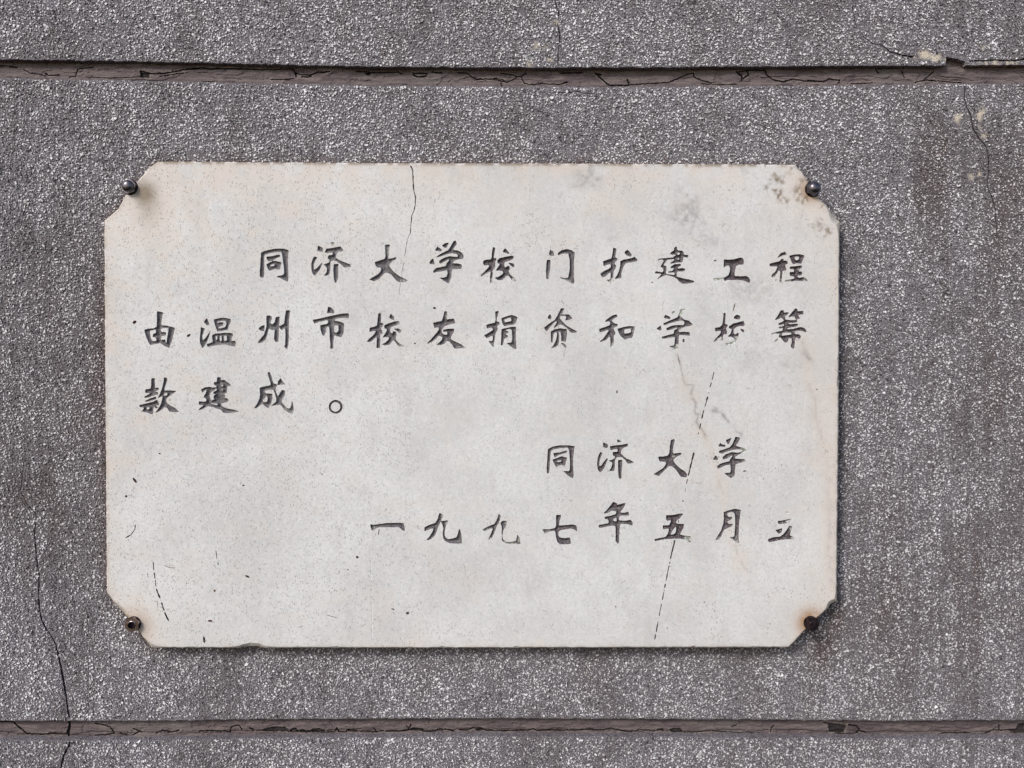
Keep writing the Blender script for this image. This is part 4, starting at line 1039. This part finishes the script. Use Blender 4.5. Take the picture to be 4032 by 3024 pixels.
for gph, (W, faces, paint, tone, d) in zip(GLYPHS, char_data):
    nm = 'carved_full_stop' if gph == '。' else 'carved_character'
    o = mesh_obj(nm, W, faces, M_PAINT, plaque, smooth=False, attrs={'paint': paint, 'tone': tone})
    o['label'] = 'small carved ring used as full stop' if gph == '。' else 'carved Chinese character ' + gph
for r, mt, nm in rib_s:
    ribbon_mesh(nm, r, TH, mt, plaque, depth=0.0004 if mt is M_PALE else None)
for lp, mt, a in pit_s:
    pit_mesh('pit', lp, TH, mt, plaque, a * S * 0.8)

# ------------------------------------------------------------------ the four fixings
def rings(prof, seg, c, hexa=False, rot=0.0):
    """revolve (radius, height above the wall) about the axis standing out of the wall at c"""
    V = []; F = []
    for r, h in prof:
        for k in range(seg):
            a = 2 * math.pi * k / seg + rot
            rr = r
            if hexa:
                m = (a - rot) % (math.pi / 3) - math.pi / 6
                rr = r * math.cos(math.pi / 6) / math.cos(m)
            V.append((c[0] + rr * math.cos(a), -h, c[2] + rr * math.sin(a)))
    for j in range(len(prof) - 1):
        for k in range(seg):
            k2 = (k + 1) % seg
            F.append((j * seg + k, j * seg + k2, (j + 1) * seg + k2, (j + 1) * seg + k))
    F.append(tuple(range((len(prof) - 1) * seg, len(prof) * seg)))
    F.append(tuple(range(seg - 1, -1, -1)))
    return V, F

def chamfer_hex(c, r, h0, h1, rot, hole=0.0):
    """hexagon nut with rounded-off corners on its outer face"""
    seg = 36
    V = []; F = []
    lay = [(h0, 1.0), (h1 - 0.0016, 1.0), (h1 - 0.0007, 0.62), (h1, 0.0)]
    for h, f in lay:
        for k in range(seg):
            a = 2 * math.pi * k / seg
            m = a % (math.pi / 3) - math.pi / 6
            rh = r * math.cos(math.pi / 6) / math.cos(m)
            rc = r * (0.965 if f > 0 else 0.92)
            rr = rh if f == 1.0 else min(rh, rc * f + rh * (1 - f) if f else rc)
            V.append((c[0] + rr * math.cos(a + rot), -h, c[2] + rr * math.sin(a + rot)))
    n = len(lay)
    for j in range(n - 1):
        for k in range(seg):
            k2 = (k + 1) % seg
            F.append((j * seg + k, j * seg + k2, (j + 1) * seg + k2, (j + 1) * seg + k))
    if hole:
        b = len(V)
        for h in (h1, h0):
            for k in range(seg):
                a = 2 * math.pi * k / seg
                V.append((c[0] + hole * math.cos(a + rot), -h, c[2] + hole * math.sin(a + rot)))
        for k in range(seg):
            k2 = (k + 1) % seg
            F.append(((n - 1) * seg + k, (n - 1) * seg + k2, b + k2, b + k))
            F.append((b + k, b + k2, b + seg + k2, b + seg + k))
            F.append((b + seg + k, b + seg + k2, k2, k))
    else:
        F.append(tuple(range((n - 1) * seg, n * seg)))
        F.append(tuple(range(seg - 1, -1, -1)))
    return V, F

def fix_normals(o):
    import bmesh
    bm = bmesh.new(); bm.from_mesh(o.data)
    bmesh.ops.recalc_face_normals(bm, faces=bm.faces)
    bm.to_mesh(o.data); bm.free()

def part(name, vf, mat, parent, smooth=True, angle=32):
    o = mesh_obj(name, vf[0], vf[1], mat, parent, smooth=False)
    fix_normals(o)
    if smooth:
        o.data.polygons.foreach_set('use_smooth', np.full(len(o.data.polygons), True))
        o.data.set_sharp_from_angle(angle=math.radians(angle))
    return o

def cap_nut(px, py, rot, label):
    c = P(px, py, TH)
    e = empty('cap_nut', (c[0], 0, c[2]), label, 'cap nut', 'steel fixings at the plaque corners')
    part('stud', rings([(0.0032, -0.004), (0.0032, TH + 0.004)], 20, c), M_RUSTY, e)
    part('washer', rings([(0.0084, TH - 0.0006), (0.0084, TH + 0.0005), (0.0081, TH + 0.0008), (0.0030, TH + 0.0008)], 36, c), M_RUSTY, e)
    part('nut', chamfer_hex(c, 0.0081, TH + 0.0006, TH + 0.0040, rot), M_CHROME, e)
    prof = [(0.0064, TH + 0.0036)] + [(0.0063 * math.cos(a), TH + 0.0044 + 0.0046 * math.sin(a)) for a in np.linspace(0, 1.5, 14)]
    part('dome', rings(prof, 36, c), M_CHROME, e, angle=60)

cap_nut(512, 737, 0.25, 'shiny domed cap nut by the brown smudge at the slab corner')
cap_nut(3200, 745, 0.55, 'shiny domed cap nut beside the speckled dirty slab corner')

c = P(527, 2455, TH)
e = empty('hex_nut', (c[0], 0, c[2]), 'brown steel hexagon nut round an open hollow stud, beside a scratched slab corner', 'nut', 'steel fixings at the plaque corners')
part('washer', rings([(0.0078, TH - 0.0004), (0.0078, TH + 0.0010), (0.0034, TH + 0.0010)], 36, c), M_RUSTY, e)
part('nut', chamfer_hex(c, 0.0079, TH + 0.0006, TH + 0.0048, 0.30, hole=0.0042), M_STEEL, e)
V = []; F = []
seg = 32
for r, h in ((0.0042, -0.004), (0.0042, TH + 0.0052), (0.0038, TH + 0.0054), (0.0036, TH - 0.006)):
    for k in range(seg):
        a = 2 * math.pi * k / seg
        V.append((c[0] + r * math.cos(a), -h, c[2] + r * math.sin(a)))
for j in range(3):
    for k in range(seg):
        k2 = (k + 1) % seg
        F.append((j * seg + k, j * seg + k2, (j + 1) * seg + k2, (j + 1) * seg + k))
F.append(tuple(range(3 * seg, 4 * seg)))
F.append(tuple(range(seg - 1, -1, -1)))
part('hollow_stud', (V, F), M_STEEL, e)
bm_in = rings([(0.0035, TH - 0.0062), (0.0035, TH - 0.0050)], 24, c)
part('stud_hole_dark', bm_in, M_HOLE, e)  # near-black disc: darkness of the open hollow put into colour

c = P(3192, 2453, TH)
e = empty('rusty_hex_nut', (c[0], 0, c[2]), 'blackened rusty hexagon nut ringed by an orange rust stain', 'nut', 'steel fixings at the plaque corners')
part('washer', rings([(0.0076, TH - 0.0004), (0.0076, TH + 0.0010), (0.0034, TH + 0.0010)], 36, c), M_RUSTY, e)
part('nut', chamfer_hex(c, 0.0077, TH + 0.0006, TH + 0.0048, 0.12), M_RUSTY, e)
part('stud', rings([(0.0036, -0.004), (0.0036, TH + 0.0058), (0.0031, TH + 0.0063), (0.0012, TH + 0.0063)], 28, c), M_RUSTY, e)
